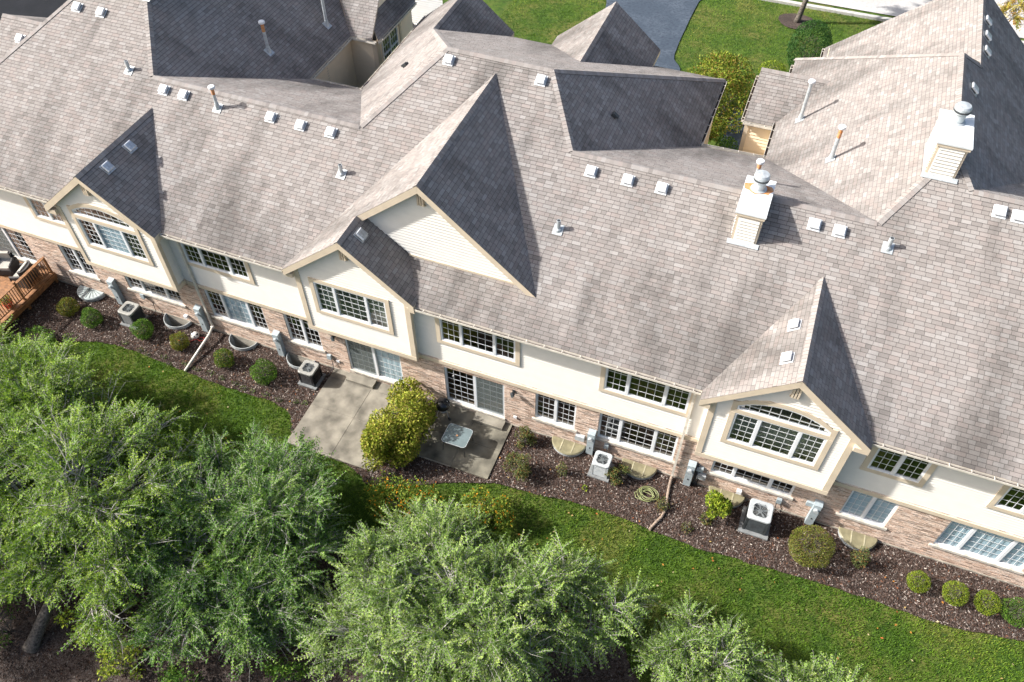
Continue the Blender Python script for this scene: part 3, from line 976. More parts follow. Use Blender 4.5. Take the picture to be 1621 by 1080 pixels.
# windows -----------------------------------------------------------------
PANE_MESH = {}
def build_window(w):
    x0, x1, z0, z1, yf = w['x0'], w['x1'], w['z0'], w['z1'], w['y']
    brick = w.get('sill') or w.get('door')
    yo = yf + (0.03 if brick else -0.045)        # outer face of the frame
    fr = 0.055
    f = MB()
    dep = 0.09
    f.box(x0, x1, yo, yo + dep, z1 - fr, z1)
    f.box(x0, x1, yo, yo + dep, z0, z0 + fr)
    f.box(x0, x0 + fr, yo, yo + dep, z0 + fr, z1 - fr)
    f.box(x1 - fr, x1, yo, yo + dep, z0 + fr, z1 - fr)
    tot = sum(s[0] for s in w['secs'])
    ix0, ix1 = x0 + fr, x1 - fr
    ml = 0.10
    free = (ix1 - ix0) - ml * (len(w['secs']) - 1)
    x = ix0
    rects = []
    for i, (fw, nc, nr) in enumerate(w['secs']):
        wd = free * fw / tot
        rects.append((x, x + wd, nc, nr))
        x += wd
        if i < len(w['secs']) - 1:
            f.box(x, x + ml, yo, yo + dep, z0 + fr, z1 - fr)
            x += ml
    name = 'patio_door' if w.get('door') else 'window'
    wo = f.build(name, 'white', HOUSE)
    mu = MB()
    panes = MB()
    yp = yo + 0.05
    for ri, (a, b, nc, nr) in enumerate(rects):
        za, zb_ = z0 + fr, z1 - fr
        s = 0.022                                    # sash
        mu.box(a, b, yo + 0.030, yo + 0.06, zb_ - s, zb_)
        mu.box(a, b, yo + 0.030, yo + 0.06, za, za + s)
        mu.box(a, a + s, yo + 0.030, yo + 0.06, za + s, zb_ - s)
        mu.box(b - s, b, yo + 0.030, yo + 0.06, za + s, zb_ - s)
        a, b, za, zb_ = a + s, b - s, za + s, zb_ - s
        bar = 0.008 if not w.get('door') else 0.006
        for i in range(1, nc):
            xx = a + (b - a) * i / nc
            mu.box(xx - bar, xx + bar, yp - 0.008, yp + 0.004, za, zb_)
        for j in range(1, nr):
            zz = za + (zb_ - za) * j / nr
            for i in range(nc):
                xa = a + (b - a) * i / nc + (bar if i else 0)
                xb2 = a + (b - a) * (i + 1) / nc - (bar if i < nc - 1 else 0)
                mu.box(xa, xb2, yp - 0.0075, yp + 0.0035, zz - bar, zz + bar)
        bl_ = w.get('blind') or (w.get('blind_mid') and ri == 1) or (w.get('blind_right') and ri == 1)
        for i in range(nc):
            for j in range(nr):
                xa, xb2 = a + (b - a) * i / nc, a + (b - a) * (i + 1) / nc
                zc, zd_ = za + (zb_ - za) * j / nr, za + (zb_ - za) * (j + 1) / nr
                if w.get('single'):
                    key = (round(xb2 - xa, 3), round(zd_ - zc, 3), bool(bl_))
                    if key not in PANE_MESH:
                        hx, hz = (xb2 - xa) / 2 - 0.004, (zd_ - zc) / 2 - 0.004
                        me = bpy.data.meshes.new('pane')
                        me.from_pydata([(-hx, 0, -hz), (hx, 0, -hz), (hx, 0, hz), (-hx, 0, hz)], [], [(0, 1, 2, 3)])
                        me.materials.append(MATS['blind_glass' if bl_ else 'glass'])
                        PANE_MESH[key] = me
                    p = link('pane', PANE_MESH[key], wo)
                    p.location = ((xa + xb2) / 2, yp, (zc + zd_) / 2)
                else:
                    g = 0.004
                    panes.add([(xa + g, yp, zc + g), (xb2 - g, yp, zc + g), (xb2 - g, yp, zd_ - g), (xa + g, yp, zd_ - g)], [(0, 1, 2, 3)], None, 1 if bl_ else 0)
        if bl_:
            bm = MB()
            zz = za
            while zz < zb_ - 0.02:
                bm.add([(a - 0.02, yp + 0.03, zz), (b + 0.02, yp + 0.03, zz), (b + 0.02, yp + 0.048, zz + 0.055), (a - 0.02, yp + 0.048, zz + 0.055)], [(0, 1, 2, 3)])
                zz += 0.05
            bm.build('blind', 'blind', wo)
        if w.get('curtain') and ri == 1:
            cm = MB()
            nseg = 60
            vs = []
            for k in range(nseg + 1):
                t = k / nseg
                yy = yp + 0.12 + 0.03 * math.sin(t * 60) + 0.01 * math.sin(t * 23)
                vs += [(a + (b - a) * t, yy, za), (a + (b - a) * t, yy, zb_)]
            cm.add(vs, [(2 * k, 2 * k + 2, 2 * k + 3, 2 * k + 1) for k in range(nseg)])
            cm.build('curtain', 'curtain', wo)
        if w.get('door') and ri == (0 if not w.get('wood') else 1):
            sc = MB()
            sc.box(a - 0.02, b + 0.02, yo - 0.002, yo + 0.004, za - 0.02, za + 0.02)
            sc.box(a - 0.02, a + 0.005, yo - 0.002, yo + 0.004, za + 0.021, zb_)
            sc.box(b - 0.005, b + 0.02, yo - 0.002, yo + 0.004, za + 0.021, zb_)
            sf = sc.build('screen_frame', 'meter_grey', wo)
            sm = MB()
            sm.add([(a, yo + 0.002, za), (b, yo + 0.002, za), (b, yo + 0.002, zb_), (a, yo + 0.002, zb_)], [(0, 1, 2, 3)])
            sm.build('screen_mesh', 'screen', wo)
    mu.build('muntins', 'grid_white', wo)
    if panes.v:
        panes.build('panes', ['glass', 'blind_glass'], wo, kind='stuff')
    # room behind
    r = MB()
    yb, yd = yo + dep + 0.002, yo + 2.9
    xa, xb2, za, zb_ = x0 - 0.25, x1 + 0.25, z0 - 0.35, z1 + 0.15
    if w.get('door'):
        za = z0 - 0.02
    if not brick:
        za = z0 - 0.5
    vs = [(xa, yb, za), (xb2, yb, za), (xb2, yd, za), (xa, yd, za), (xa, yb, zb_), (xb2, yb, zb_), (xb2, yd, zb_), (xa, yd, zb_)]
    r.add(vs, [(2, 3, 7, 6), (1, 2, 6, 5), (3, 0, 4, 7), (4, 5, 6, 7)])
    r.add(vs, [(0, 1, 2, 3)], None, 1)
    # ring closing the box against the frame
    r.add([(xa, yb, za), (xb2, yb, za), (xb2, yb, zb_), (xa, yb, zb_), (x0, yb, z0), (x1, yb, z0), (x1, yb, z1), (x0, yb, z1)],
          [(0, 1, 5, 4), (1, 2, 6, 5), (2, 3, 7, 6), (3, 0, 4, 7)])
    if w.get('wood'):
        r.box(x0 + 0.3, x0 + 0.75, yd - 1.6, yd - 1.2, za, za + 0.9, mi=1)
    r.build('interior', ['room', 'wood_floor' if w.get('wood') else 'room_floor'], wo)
    if w.get('sill'):
        s = MB()
        s.box(x0 - 0.10, x1 + 0.10, yf - 0.07, yf + 0.04, z0 - 0.105, z0 - 0.002)
        s.build('sill', 'sill', wo)
    if w.get('door'):
        s = MB()
        s.box(x0 - 0.03, x1 + 0.03, yf - 0.06, yf + 0.10, z0 - 0.09, z0 - 0.002)
        s.build('sill', 'sill', wo)
    if w.get('casing'):
        c = MB()
        t, y0c, y1c = 0.165, yf - 0.06, yf - 0.003
        top = z1 + t if w['casing'] == 1 else z1
        if w['y'] == 0:
            top = z1 + 0.03
        if top > z1:
            c.box(x0 - t, x1 + t, y0c, y1c, z1 + 0.001, top)
        c.box(x0 - t, x1 + t, y0c, y1c, z0 - t, z0 - 0.001)
        c.box(x0 - t, x0 - 0.001, y0c, y1c, z0 - 0.0005, z1 + 0.0005)
        c.box(x1 + 0.001, x1 + t, y0c, y1c, z0 - 0.0005, z1 + 0.0005)
        c.build('casing', 'trim', wo)
    return wo

for w in WIN:
    build_window(w)

def arch_window(ax0, ax1, az0, az1, yf, single):
    """shallow segmental arch light above a bay window"""
    cx, hw, hh = (ax0 + ax1) / 2, (ax1 - ax0) / 2, az1 - az0
    e0 = 0.20                                    # straight part at the ends
    hh2 = hh - e0
    R = (hw * hw + hh2 * hh2) / (2 * hh2)
    def top(x): return az1 - R + math.sqrt(max(0, R * R - (x - cx) ** 2))
    yo = yf - 0.045
    f, mu = MB(), MB()
    n = 24
    xs_ = [ax0 + (ax1 - ax0) * i / n for i in range(n + 1)]
    t = 0.055
    f.box(ax0, ax1, yo, yo + 0.09, az0, az0 + t)
    f.box(ax0, ax0 + t, yo, yo + 0.09, az0 + t, top(ax0) - t)
    f.box(ax1 - t, ax1, yo, yo + 0.09, az0 + t, top(ax1) - t)
    for a, b in zip(xs_, xs_[1:]):
        za, zb_ = top(a), top(b)
        vs = [(a, yo, za - t), (b, yo, zb_ - t), (b, yo, zb_), (a, yo, za), (a, yo + 0.09, za - t), (b, yo + 0.09, zb_ - t), (b, yo + 0.09, zb_), (a, yo + 0.09, za)]
        f.add(vs, [(0, 1, 2, 3), (0, 4, 5, 1), (3, 2, 6, 7), (7, 6, 5, 4)])
    wo = f.build('arch_window', 'white', HOUSE)
    c = MB()
    k = 0.165
    for a, b in zip(xs_, xs_[1:]):
        za, zb_ = top(a), top(b)
        vs = [(a, yo - 0.012, za), (b, yo - 0.012, zb_), (b, yo - 0.012, zb_ + k), (a, yo - 0.012, za + k), (a, yo + 0.04, za), (b, yo + 0.04, zb_), (b, yo + 0.04, zb_ + k), (a, yo + 0.04, za + k)]
        c.add(vs, [(0, 1, 2, 3), (3, 2, 6, 7), (0, 4, 5, 1)])
    c.box(ax0 - k, ax0 - 0.001, yo - 0.012, yo + 0.04, az0 - 0.18, top(ax0) + k)
    c.box(ax1 + 0.001, ax1 + k, yo - 0.012, yo + 0.04, az0 - 0.18, top(ax1) + k)
    c.box(ax0, ax1, yo - 0.012, yo + 0.04, az0 - 0.18, az0 - 0.001)
    c.build('casing', 'trim', wo)
    nc = 9
    yp = yo + 0.05
    zmid = az0 + t + 0.20
    pm = MB()
    for i in range(nc):
        xa, xb_ = ax0 + t + (ax1 - ax0 - 2 * t) * i / nc, ax0 + t + (ax1 - ax0 - 2 * t) * (i + 1) / nc
        if i:
            mu.box(xa - 0.009, xa + 0.009, yp - 0.008, yp + 0.004, az0 + t, top(xa) - t + 0.01)
        xm = (xa + xb_) / 2
        tops = [(xb_, top(xb_) - t), (xm, top(xm) - t), (xa, top(xa) - t)]
        polys = [[(xa, az0 + t), (xb_, az0 + t), (xb_, min(zmid, tops[0][1])), (xa, min(zmid, tops[2][1]))]]
        if min(tops[0][1], tops[2][1]) > zmid + 0.02:
            polys.append([(xa, zmid), (xb_, zmid)] + tops)
        for pl in polys:
            if single:
                q = MB()
                q.add([(x, yp, z) for x, z in pl], [tuple(range(len(pl)))])
                q.build('pane', 'glass', wo)
            else:
                pm.add([(x, yp, z) for x, z in pl], [tuple(range(len(pl)))])
    xl = next((x for x in np.linspace(ax0 + t, cx, 60) if top(x) - t > zmid + 0.01), ax0 + t)
    mu.box(xl, 2 * cx - xl, yp - 0.0075, yp + 0.0035, zmid - 0.009, zmid + 0.009)
    mu.build('muntins', 'grid_white', wo)
    if pm.v:
        pm.build('panes', 'glass', wo, kind='stuff')
    r = MB()
    ya, yb = yo + 0.095, yo + 1.6
    za, zb_ = az0 - 0.02, az1 + 0.02
    vs = [(ax0, ya, za), (ax1, ya, za), (ax1, yb, za), (ax0, yb, za), (ax0, ya, zb_), (ax1, ya, zb_), (ax1, yb, zb_), (ax0, yb, zb_)]
    r.add(vs, [(2, 3, 7, 6), (1, 2, 6, 5), (3, 0, 4, 7), (4, 5, 6, 7), (0, 1, 2, 3)])
    r.build('interior', 'room', wo)
arch_window(10.39, 13.19, 5.70, 6.38, -0.55, True)
arch_window(-14.85, -12.03, 5.70, 6.34, -0.55, False)

# courtyard window (faces along the row)
def side_window(xp, y0, y1, z0, z1):
    f, mu, pn = MB(), MB(), MB()
    t = 0.06
    f.box(xp - 0.05, xp + 0.05, y0, y1, z1 - t, z1)
    f.box(xp - 0.05, xp + 0.05, y0, y1, z0, z0 + t)
    f.box(xp - 0.05, xp + 0.05, y0, y0 + t, z0 + t, z1 - t)
    f.box(xp - 0.05, xp + 0.05, y1 - t, y1, z0 + t, z1 - t)
    ym = (y0 + y1) / 2
    zm = (z0 + z1) / 2
    f.box(xp - 0.05, xp + 0.05, ym - 0.05, ym + 0.05, z0 + t, z1 - t)
    for a, b in ((y0 + t, ym - 0.05), (ym + 0.05, y1 - t)):
        f.box(xp - 0.04, xp + 0.052, a, b, zm - 0.035, zm + 0.035)
        for i in (1, 2):
            yy = a + (b - a) * i / 3
            mu.box(xp + 0.0, xp + 0.03, yy - 0.011, yy + 0.011, z0 + t, zm - 0.036)
            mu.box(xp + 0.0, xp + 0.03, yy - 0.011, yy + 0.011, zm + 0.036, z1 - t)
        for za, zb_ in ((z0 + t, zm - 0.036), (zm + 0.036, z1 - t)):
            zz = (za + zb_) / 2
            mu.box(xp + 0.001, xp + 0.029, a, b, zz - 0.011, zz + 0.011)
            pn.add([(xp + 0.005, a, za), (xp + 0.005, b, za), (xp + 0.005, b, zb_), (xp + 0.005, a, zb_)], [(0, 1, 2, 3)])
    wo = f.build('window', 'white', HOUSE)
    mu.build('muntins', 'grid_white', wo)
    pn.build('pane', 'glass', wo)
    r = MB()
    vs = [(xp - 0.06, y0, z0), (xp - 0.06, y1, z0), (xp - 0.06, y1, z1), (xp - 0.06, y0, z1), (xp - 1.2, y0, z0), (xp - 1.2, y1, z0), (xp - 1.2, y1, z1), (xp - 1.2, y0, z1)]
    r.add(vs, [(4, 5, 6, 7), (0, 1, 5, 4), (1, 2, 6, 5), (2, 3, 7, 6), (3, 0, 4, 7)])
    r.build('interior', 'room', wo)
side_window(-9.6, 14.72, 16.28, 3.98, 5.60)

# gable peak brackets ---------------------------------------------------
def bracket(xc, yf, zt):
    b = MB()
    for i in (-1, 0, 1):
        b.box(xc + i * 0.085 - 0.028, xc + i * 0.085 + 0.028, yf - 0.14, yf - 0.02, zt - 0.50, zt)
    b.box(xc - 0.15, xc + 0.15, yf - 0.07, yf - 0.021, zt - 0.54, zt - 0.501)
    b.build('gable_bracket', 'trim', HOUSE)
bracket(11.82, -0.55, 7.55)
bracket(-13.52, -0.55, 7.55)
bracket(-3.2, -0.25, 7.62)
bracket(-0.8, 1.14, 9.62)

# gutters -----------------------------------------------------------------
def gutter(p0, p1, out, name='gutter', hang=0.62):
    p0, p1, out = Vector(p0), Vector(p1), Vector(out).normalized()
    d = (p1 - p0)
    L = d.length
    d.normalize()
    g = MB()
    up = Vector((0, 0, 1))
    w, h, t = 0.115, 0.10, 0.006
    mid = (p0 + p1) / 2
    g.obox(mid + out * (w - t) - up * (h / 2), d, out, up, L / 2, t, h / 2)
    g.obox(mid + out * (w / 2) - up * (h - 0.004), d, out, up, L / 2, w / 2, 0.004)
    g.obox(mid + out * 0.004 - up * (h / 2), d, out, up, L / 2, 0.004, h / 2)
    g.obox(p0 + d * 0.004 + out * (w / 2) - up * (h / 2), d, out, up, 0.004, w / 2, h / 2)
    g.obox(p1 - d * 0.004 + out * (w / 2) - up * (h / 2), d, out, up, 0.004, w / 2, h / 2)
    go = g.build(name, 'gutter', HOUSE)
    hm = MB()
    s = 0.3
    while s < L:
        hm.obox(p0 + d * s + out * (w / 2) + up * 0.004, d, out, up, 0.011, w / 2 + 0.004, 0.005)
        s += hang
    hm.build('gutter_hanger', 'gutter', go, kind='stuff')
    # dark strip along the gutter floor
    dm = MB()
    dm.obox(mid + out * (w / 2) - up * (h - 0.02), d, out, up, L / 2 - 0.02, w / 2 - 0.014, 0.010)
    dm.build('gutter_floor', 'mulch', go)
ZEv = zf(EY) - 0.012
for a, b in ((-21.6, -16.06), (-10.98, -5.80), (-0.62, 9.24), (14.40, 24.9)):
    gutter((a, EY - 0.005, ZEv), (b, EY - 0.005, ZEv), (0, -1, 0))
zq = zdark(6.4) - 0.02
gutter((6.4, 11.5, zq), (6.4, 16.5, zq), (1, 0, 0))
gutter((6.44, 11.62, zq), (8.98, 12.05, zD(9.05)), (-0.17, 1, 0))
gutter((9.05, 19.3, zD(9.05) - .02), (9.05, 12.1, zD(9.05) - 0.02), (-1, 0, 0))
gutter((7.72, 18.1, 5.63), (7.72, 14.5, 5.63), (-1, 0, 0))
gutter((7.7, 14.45, 5.63), (9.0, 14.45, 5.63), (0, -1, 0))
gutter((10.2, 21.9, zE(10.2) - .02), (10.2, 19.3, zE(10.2) - 0.02), (-1, 0, 0))
gutter((-10.85, 10.3, zG(-10.85) - .02), (-10.85, 14.0, zG(-10.85) - 0.02), (1, 0, 0))
gutter((-10.8, 10.3, zG(-10.85) - .03), (-8.45, 10.47, zA(-8.37) - 0.03), (0.05, 1, 0))
gutter((-8.37, 17.2, zA(-8.37) - .02), (-8.37, 10.5, zA(-8.37) - 0.02), (-1, 0, 0))
gutter((-10.8, 14.1, zK - 0.02), (-9.5, 14.1, zK - 0.02), (0, -1, 0))
gutter((-9.48, 14.2, 5.84), (-9.48, 18.2, 5.84), (1, 0, 0))

def downspout(pts, name='downspout', mat='gutter'):
    d = MB()
    for p, q in zip(pts, pts[1:]):
        d.bar(p, q, 0.085, 0.065, up=(0, 1, 0) if abs(p[2] - q[2]) > 0.3 else (0, 0, 1))
    return d.build(name, mat, HOUSE)
downspout([(-10.72, EY - 0.06, ZEv - 0.09), (-10.72, EY - 0.06, ZEv - 0.17), (-10.72, -0.10, ZEv - 0.45), (-10.72, -0.10, 0.40)])
downspout([(9.05, EY - 0.06, ZEv - 0.09), (9.05, EY - 0.06, ZEv - 0.17), (9.05, -0.10, ZEv - 0.45), (9.05, -0.10, 0.16)])
downspout([(14.45, EY - 0.06, ZEv - 0.09), (14.45, EY - 0.06, ZEv - 0.17), (14.2, -0.12, ZEv - 0.4)], name='gutter_elbow')

# roof vents -----------------------------------------------------------------
VENT_ME = {}
def box_vent(p, n, mat='vent_white'):
    """low square hood on a flange, facing down the slope"""
    n = Vector(n)
    u = Vector((0, 0, 1)).cross(n).normalized()
    v = n.cross(u).normalized()
    if mat not in VENT_ME:
        b = MB()
        b.box(-0.20, 0.20, -0.22, 0.20, 0.0, 0.022, mi=0)
        b.box(-0.135, 0.135, -0.12, 0.135, 0.0225, 0.075, mi=1)
        # bevelled hood
        h = [(-0.17, -0.165), (0.17, -0.165), (0.17, 0.165), (-0.17, 0.165)]
        t = [(-0.145, -0.14), (0.145, -0.14), (0.145, 0.14), (-0.145, 0.14)]
        vs = [(x, y, 0.0755) for x, y in h] + [(x, y, 0.125) for x, y in h] + [(x, y, 0.148) for x, y in t]
        b.add(vs, [(3, 2, 1, 0), (8, 9, 10, 11)] + [(i, (i + 1) % 4, 4 + (i + 1) % 4, 4 + i) for i in range(4)] + [(4 + i, 4 + (i + 1) % 4, 8 + (i + 1) % 4, 8 + i) for i in range(4)])
        o = b.build('roof_vent', [mat, 'dark_metal'], HOUSE)
        VENT_ME[mat] = o.data
    else:
        o = link('roof_vent', VENT_ME[mat], HOUSE)
    o.matrix_local = Matrix(((u.x, v.x, n.x, p[0]), (u.y, v.y, n.y, p[1]), (u.z, v.z, n.z, p[2] ), (0, 0, 0, 1))) @ Matrix.Translation((0, 0, 0.012))
for x, y in ((-13.34, 4.40), (-12.43, 4.39), (-8.56, 4.36), (-7.28, 4.33), (-6.02, 4.34), (-2.67, 7.67), (0.90, 7.65), (3.66, 5.10), (4.96, 5.10), (6.13, 5.10),
             (11.13, 5.10), (11.92, 5.08), (16.30, 6.70), (16.85, 6.68), (-18.74, 6.66), (-17.55, 6.66)):
    box_vent((x, y, zf(y)), nF)
nRl = Vector((-PG, 0, 1)).normalized()
nRr = Vector((PG, 0, 1)).normalized()
for x, y in ((11.35, 1.66), (11.35, 0.28)):
    box_vent((x, y, 7.96 - PG * (11.82 - x)), nRl)
for x, y in ((-13.16, 1.63), (-13.15, 0.34)):
    box_vent((x, y, 7.96 - PG * (x + 13.52)), nRr, 'vent_bare')
box_vent((-2.84, 0.37, zs - PG * (-2.84 - xs)), nRr, 'vent_bare')
for y in (18.54, 17.33, 16.17):
    box_vent((15.72, y, zE(15.72)), nER, 'vent_bare')
box_vent((15.17, 12.57, zDr(15.17)), nDr, 'vent_bare')
box_vent((-23.4, 7.0, 5.82 + 0.6 * 2.0), nLw)

def pipe_vent(p, h, r=0.05, cap=False, rust=False, n=(0, 0, 1)):
    n = Vector(n)
    e = MB()
    u = Vector((0, 0, 1)).cross(n)
    u = u.normalized() if u.length > 0.01 else Vector((1, 0, 0))
    v = n.cross(u)
    p = Vector(p)
    e.obox(p + n * 0.024, u, v, n, 0.17, 0.19, 0.008)
    z0 = -0.05
    e.lathe(p, [(r * 1.9, z0), (r * 1.6, 0.06), (r * 1.12, 0.26 if h > 0.5 else 0.10)], 14)
    o = e.build('pipe_vent', 'galvanised', HOUSE, smooth=False)
    t = MB()
    t.lathe(p, [(r, 0.02), (r, h * (0.72 if rust else 1.0))], 14)
    if not cap:
        t.lathe(p + Vector((0, 0, h)), [(r, 0.0), (r * 0.99, 0.004)], 14)
    t.build('stack', 'galvanised', o, smooth=False)
    if rust:
        q = MB()
        q.lathe(p, [(r * 1.02, h * 0.725), (r * 1.02, h)], 14)
        q.build('rusty_stack', 'rust', o)
    if cap:
        c = MB()
        c.lathe(p + Vector((0, 0, h)), [(r * 1.3, 0.001), (r * 2.0, 0.03), (r * 2.0, 0.09), (r * 1.8, 0.115), (0.01, 0.125)], 18)
        c.build('rain_cap', 'vent_white', o)
    else:
        c = MB()
        c.lathe(p + Vector((0, 0, h + 0.0045)), [(r * 0.8, 0.0), (r * 0.8, 0.002)], 12)
        c.build('bore', 'dark_metal', o)
for x, y in ((-15.19, 4.79), (-5.02, 3.07), (3.22, 3.07), (13.43, 4.93)):
    pipe_vent((x, y, zf(y)), 0.42, 0.072, n=nF)
pipe_vent((-10.83, 4.22, zf(4.22)), 0.85, 0.065, True, True, nF)
pipe_vent((11.3, 10.24, zD(11.3)), 1.35, 0.07, True, True, nD)
pipe_vent((9.92, 14.04, zD(9.92)), 1.72, 0.07, True, False, nD)
pipe_vent((-12.36, 9.84, zG(-12.36)), 1.30, 0.07, True, True, nG)
pipe_vent((-11.68, 13.54, zG(-11.68)), 1.6, 0.07, True, False, nG)
pipe_vent((8.95, 7.6, zrr(7.6)), 0.75, 0.07, True, True, nrr)
pipe_vent((12.2, 18.0, zE(12.2)), 0.18, 0.05, False, False, nEL)
def slot_vent(p, n):
    n = Vector(n)
    u = Vector((0, 0, 1)).cross(n).normalized()
    v = n.cross(u)
    b = MB()
    b.obox(Vector(p) + n * 0.05, u, v, n, 0.11, 0.10, 0.045)
    b.obox(Vector(p) + n * 0.10 - v * 0.05, u, v, n, 0.07, 0.12, 0.03)
    b.build('exhaust_hood', 'dark_metal', HOUSE)
slot_vent((-5.48, 9.48, zA(-5.48)), nA)
slot_vent((3.38, 8.75, zdark(3.38)), nDark)

# chimneys -----------------------------------------------------------------
def chimney(x0, x1, y0, y1, zb0, zt, rusty):
    b = MB()
    b.box(x0, x1, y0, y1, zb0, zt - 0.16)
    o = b.build('chimney', 'trim', HOUSE)
    s = MB()
    k = 0.075
    z = zb0 + 0.4
    for side in ('f', 'l', 'r'):
        z = zb0
        while z < zt - 0.26:
            c_ = SID
            if side == 'f':
                a, e = x0 + k, x1 - k
                s.add([(a, y0 - 0.034, z), (e, y0 - 0.034, z), (e, y0 - 0.004, z + 0.12), (a, y0 - 0.004, z + 0.12), (a, y0 - 0.004, z), (e, y0 - 0.004, z)], [(0, 1, 2, 3), (0, 4, 5, 1)], c_)
            elif side == 'l':
                a, e = y0 + k, y1 - k
                s.add([(x0 - 0.034, a, z), (x0 - 0.034, e, z), (x0 - 0.004, e, z + 0.12), (x0 - 0.004, a, z + 0.12), (x0 - 0.004, a, z), (x0 - 0.004, e, z)], [(3, 2, 1, 0), (1, 5, 4, 0)], c_)
            else:
                a, e = y0 + k, y1 - k
                s.add([(x1 + 0.020, a, z), (x1 + 0.020, e, z), (x1 + 0.004, e, z + 0.12), (x1 + 0.004, a, z + 0.12), (x1 + 0.004, a, z), (x1 + 0.004, e, z)], [(0, 1, 2, 3), (0, 4, 5, 1)], c_)
            z += 0.12
    s.build('chimney_siding', 'siding', o)
    t = MB()
    t.box(x0 - 0.05, x1 + 0.05, y0 - 0.05, y1 + 0.05, zt - 0.16, zt - 0.06)
    t.build('chimney_cornice', 'trim', o)
    t = MB()
    t.box(x0 - 0.07, x1 + 0.07, y0 - 0.07, y1 + 0.07, zt - 0.0595, zt)
    t.build('chimney_cap', 'chimney_cap', o)
    xc, yc = (x0 + x1) / 2, y0 + (y1 - y0) * 0.72
    f = MB()
    f.lathe((xc, yc, zt), [(0.26, 0.001), (0.26, 0.02), (0.19, 0.05), (0.19, 0.30), (0.17, 0.301), (0.17, 0.36), (0.25, 0.361), (0.25, 0.54), (0.21, 0.60), (0.02, 0.63)], 24)
    f.build('flue', 'galvanised', o, smooth=False)
    g = MB()
    g.lathe((xc, yc, zt), [(0.256, 0.40), (0.256, 0.46)], 24)
    g.build('flue_slot', 'dark_metal', o)
    if rusty:
        r = MB()
        pts = []
        for k2 in range(22):
            a = 2 * math.pi * k2 / 22
            rr = 0.41 + 0.05 * math.sin(3 * a) + 0.04 * math.sin(7 * a + 1)
            px = min(max(xc + rr * 1.25 * math.cos(a), x0 - 0.06), x1 + 0.06)
            pts.append((px, yc + rr * 0.62 * math.sin(a)))
        r.prism(pts, zt + 0.0008, zt + 0.004)
        r.build('rust_stain', 'rust', o)
    fl2 = MB()
    fl2.obox(((x0 + x1) / 2, y0 - 0.09, zf(y0 - 0.09) + 0.035), (1, 0, 0), (0, 1, 0.53), nF, (x1 - x0) / 2 + 0.1, 0.085, 0.008)
    fl2.build('flashing', 'galvanised', o)
chimney(8.75, 9.56, 4.10, 5.86, 7.6, 9.40, True)
chimney(13.93, 14.82, 7.36, 9.06, 9.2, 11.15, False)
chimney(-16.6, -15.75, 7.6, 9.0, 9.6, 11.3, False)

# closing walls at the rear, out of sight from the garden
cw = MB()
for a, b, y in ((-23.3, -11.0, 11.9), (-8.2, 6.2, 16.2), (9.3, 20.0, 19.6)):
    cw.box(a, b, y, y + 0.12, 0, 5.6)
cw.build('rear_wall', 'trim', HOUSE)

# ------------------------------------------------------------------ ground
def sheet(name, poly, z, mat, thick=0.0, kind='structure'):
    b = MB()
    if thick:
        b.prism(poly, z - thick, z)
    else:
        b.add([(x, y, z) for x, y in poly], [tuple(range(len(poly)))])
    o = b.build(name, mat)
    o['kind'] = kind
    return o

gm = MB()
WELLS = [-17.05, -12.55, -9.28, -6.52, 5.06, 7.82, 11.08, 15.68]
def well_line(y):
    out = []
    for xc in WELLS:
        out.append((xc - 0.63, y))
        out += [(xc + 0.63 * math.cos(math.pi + math.pi * k / 16), -0.045 + 0.57 * math.sin(math.pi + math.pi * k / 16)) for k in range(17)]
        out.append((xc + 0.63, y))
    return out
fr_ = [(-600, -600), (600, -600), (600, 0.1)] + well_line(0.1)[::-1] + [(-600, 0.1)]
gm.add([(x, y, -0.06) for x, y in fr_], [tuple(range(len(fr_)))])
gm.add([(-600, 0.1, -0.06), (600, 0.1, -0.06), (600, 600, -0.06), (-600, 600, -0.06)], [(0, 1, 2, 3)])
struct(gm.build('ground', 'lawn'))
BED = [(-15.25, -2.38), (-13.98, -2.19), (-12.04, -2.24), (-10.44, -2.33), (-8.87, -2.42), (-7.43, -2.37), (-6.25, -2.41), (-5.6, -2.65), (-5.27, -3.0), (-4.79, -3.5)]
BEDR = [(2.78, -2.75), (3.1, -2.63), (4.66, -2.53), (5.82, -2.37), (7.92, -2.35), (10.2, -2.51), (11.94, -2.42), (13.84, -2.33), (15.69, -2.27), (17.49, -2.29), (19.24, -2.23), (21.11, -1.95), (25, -1.6)]
BEDL = [(-24, -3.6), (-20, -3.4), (-18.0, -3.3), (-16.5, -2.9)] + BED
bedC = [(-4.79, -3.6), (-2.06, -3.95), (-1.23, -4.35), (-0.04, -3.95), (1.31, -3.3), (2.78, -2.75)]
def smooth_poly(pts, n=5, jit=0.04):
    out = []
    for i in range(len(pts) - 1):
        p0, p1, p2, p3 = pts[max(0, i - 1)], pts[i], pts[i + 1], pts[min(len(pts) - 1, i + 2)]
        for k in range(n):
            t = k / n
            q = []
            for d in (0, 1):
                q.append(0.5 * (2 * p1[d] + (p2[d] - p0[d]) * t + (2 * p0[d] - 5 * p1[d] + 4 * p2[d] - p3[d]) * t * t + (3 * p1[d] - p0[d] - 3 * p2[d] + p3[d]) * t ** 3))
            out.append((q[0] + random.uniform(-jit, jit) * 0.5, q[1] + random.uniform(-jit, jit)))
    out.append(pts[-1])
    return out
EDGE = smooth_poly(BEDL + bedC[1:] + BEDR[1:])
sheet('mulch_bed', EDGE + [(25, 0.09)] + well_line(0.09)[::-1] + [(-24, 0.09)], -0.012, 'mulch')
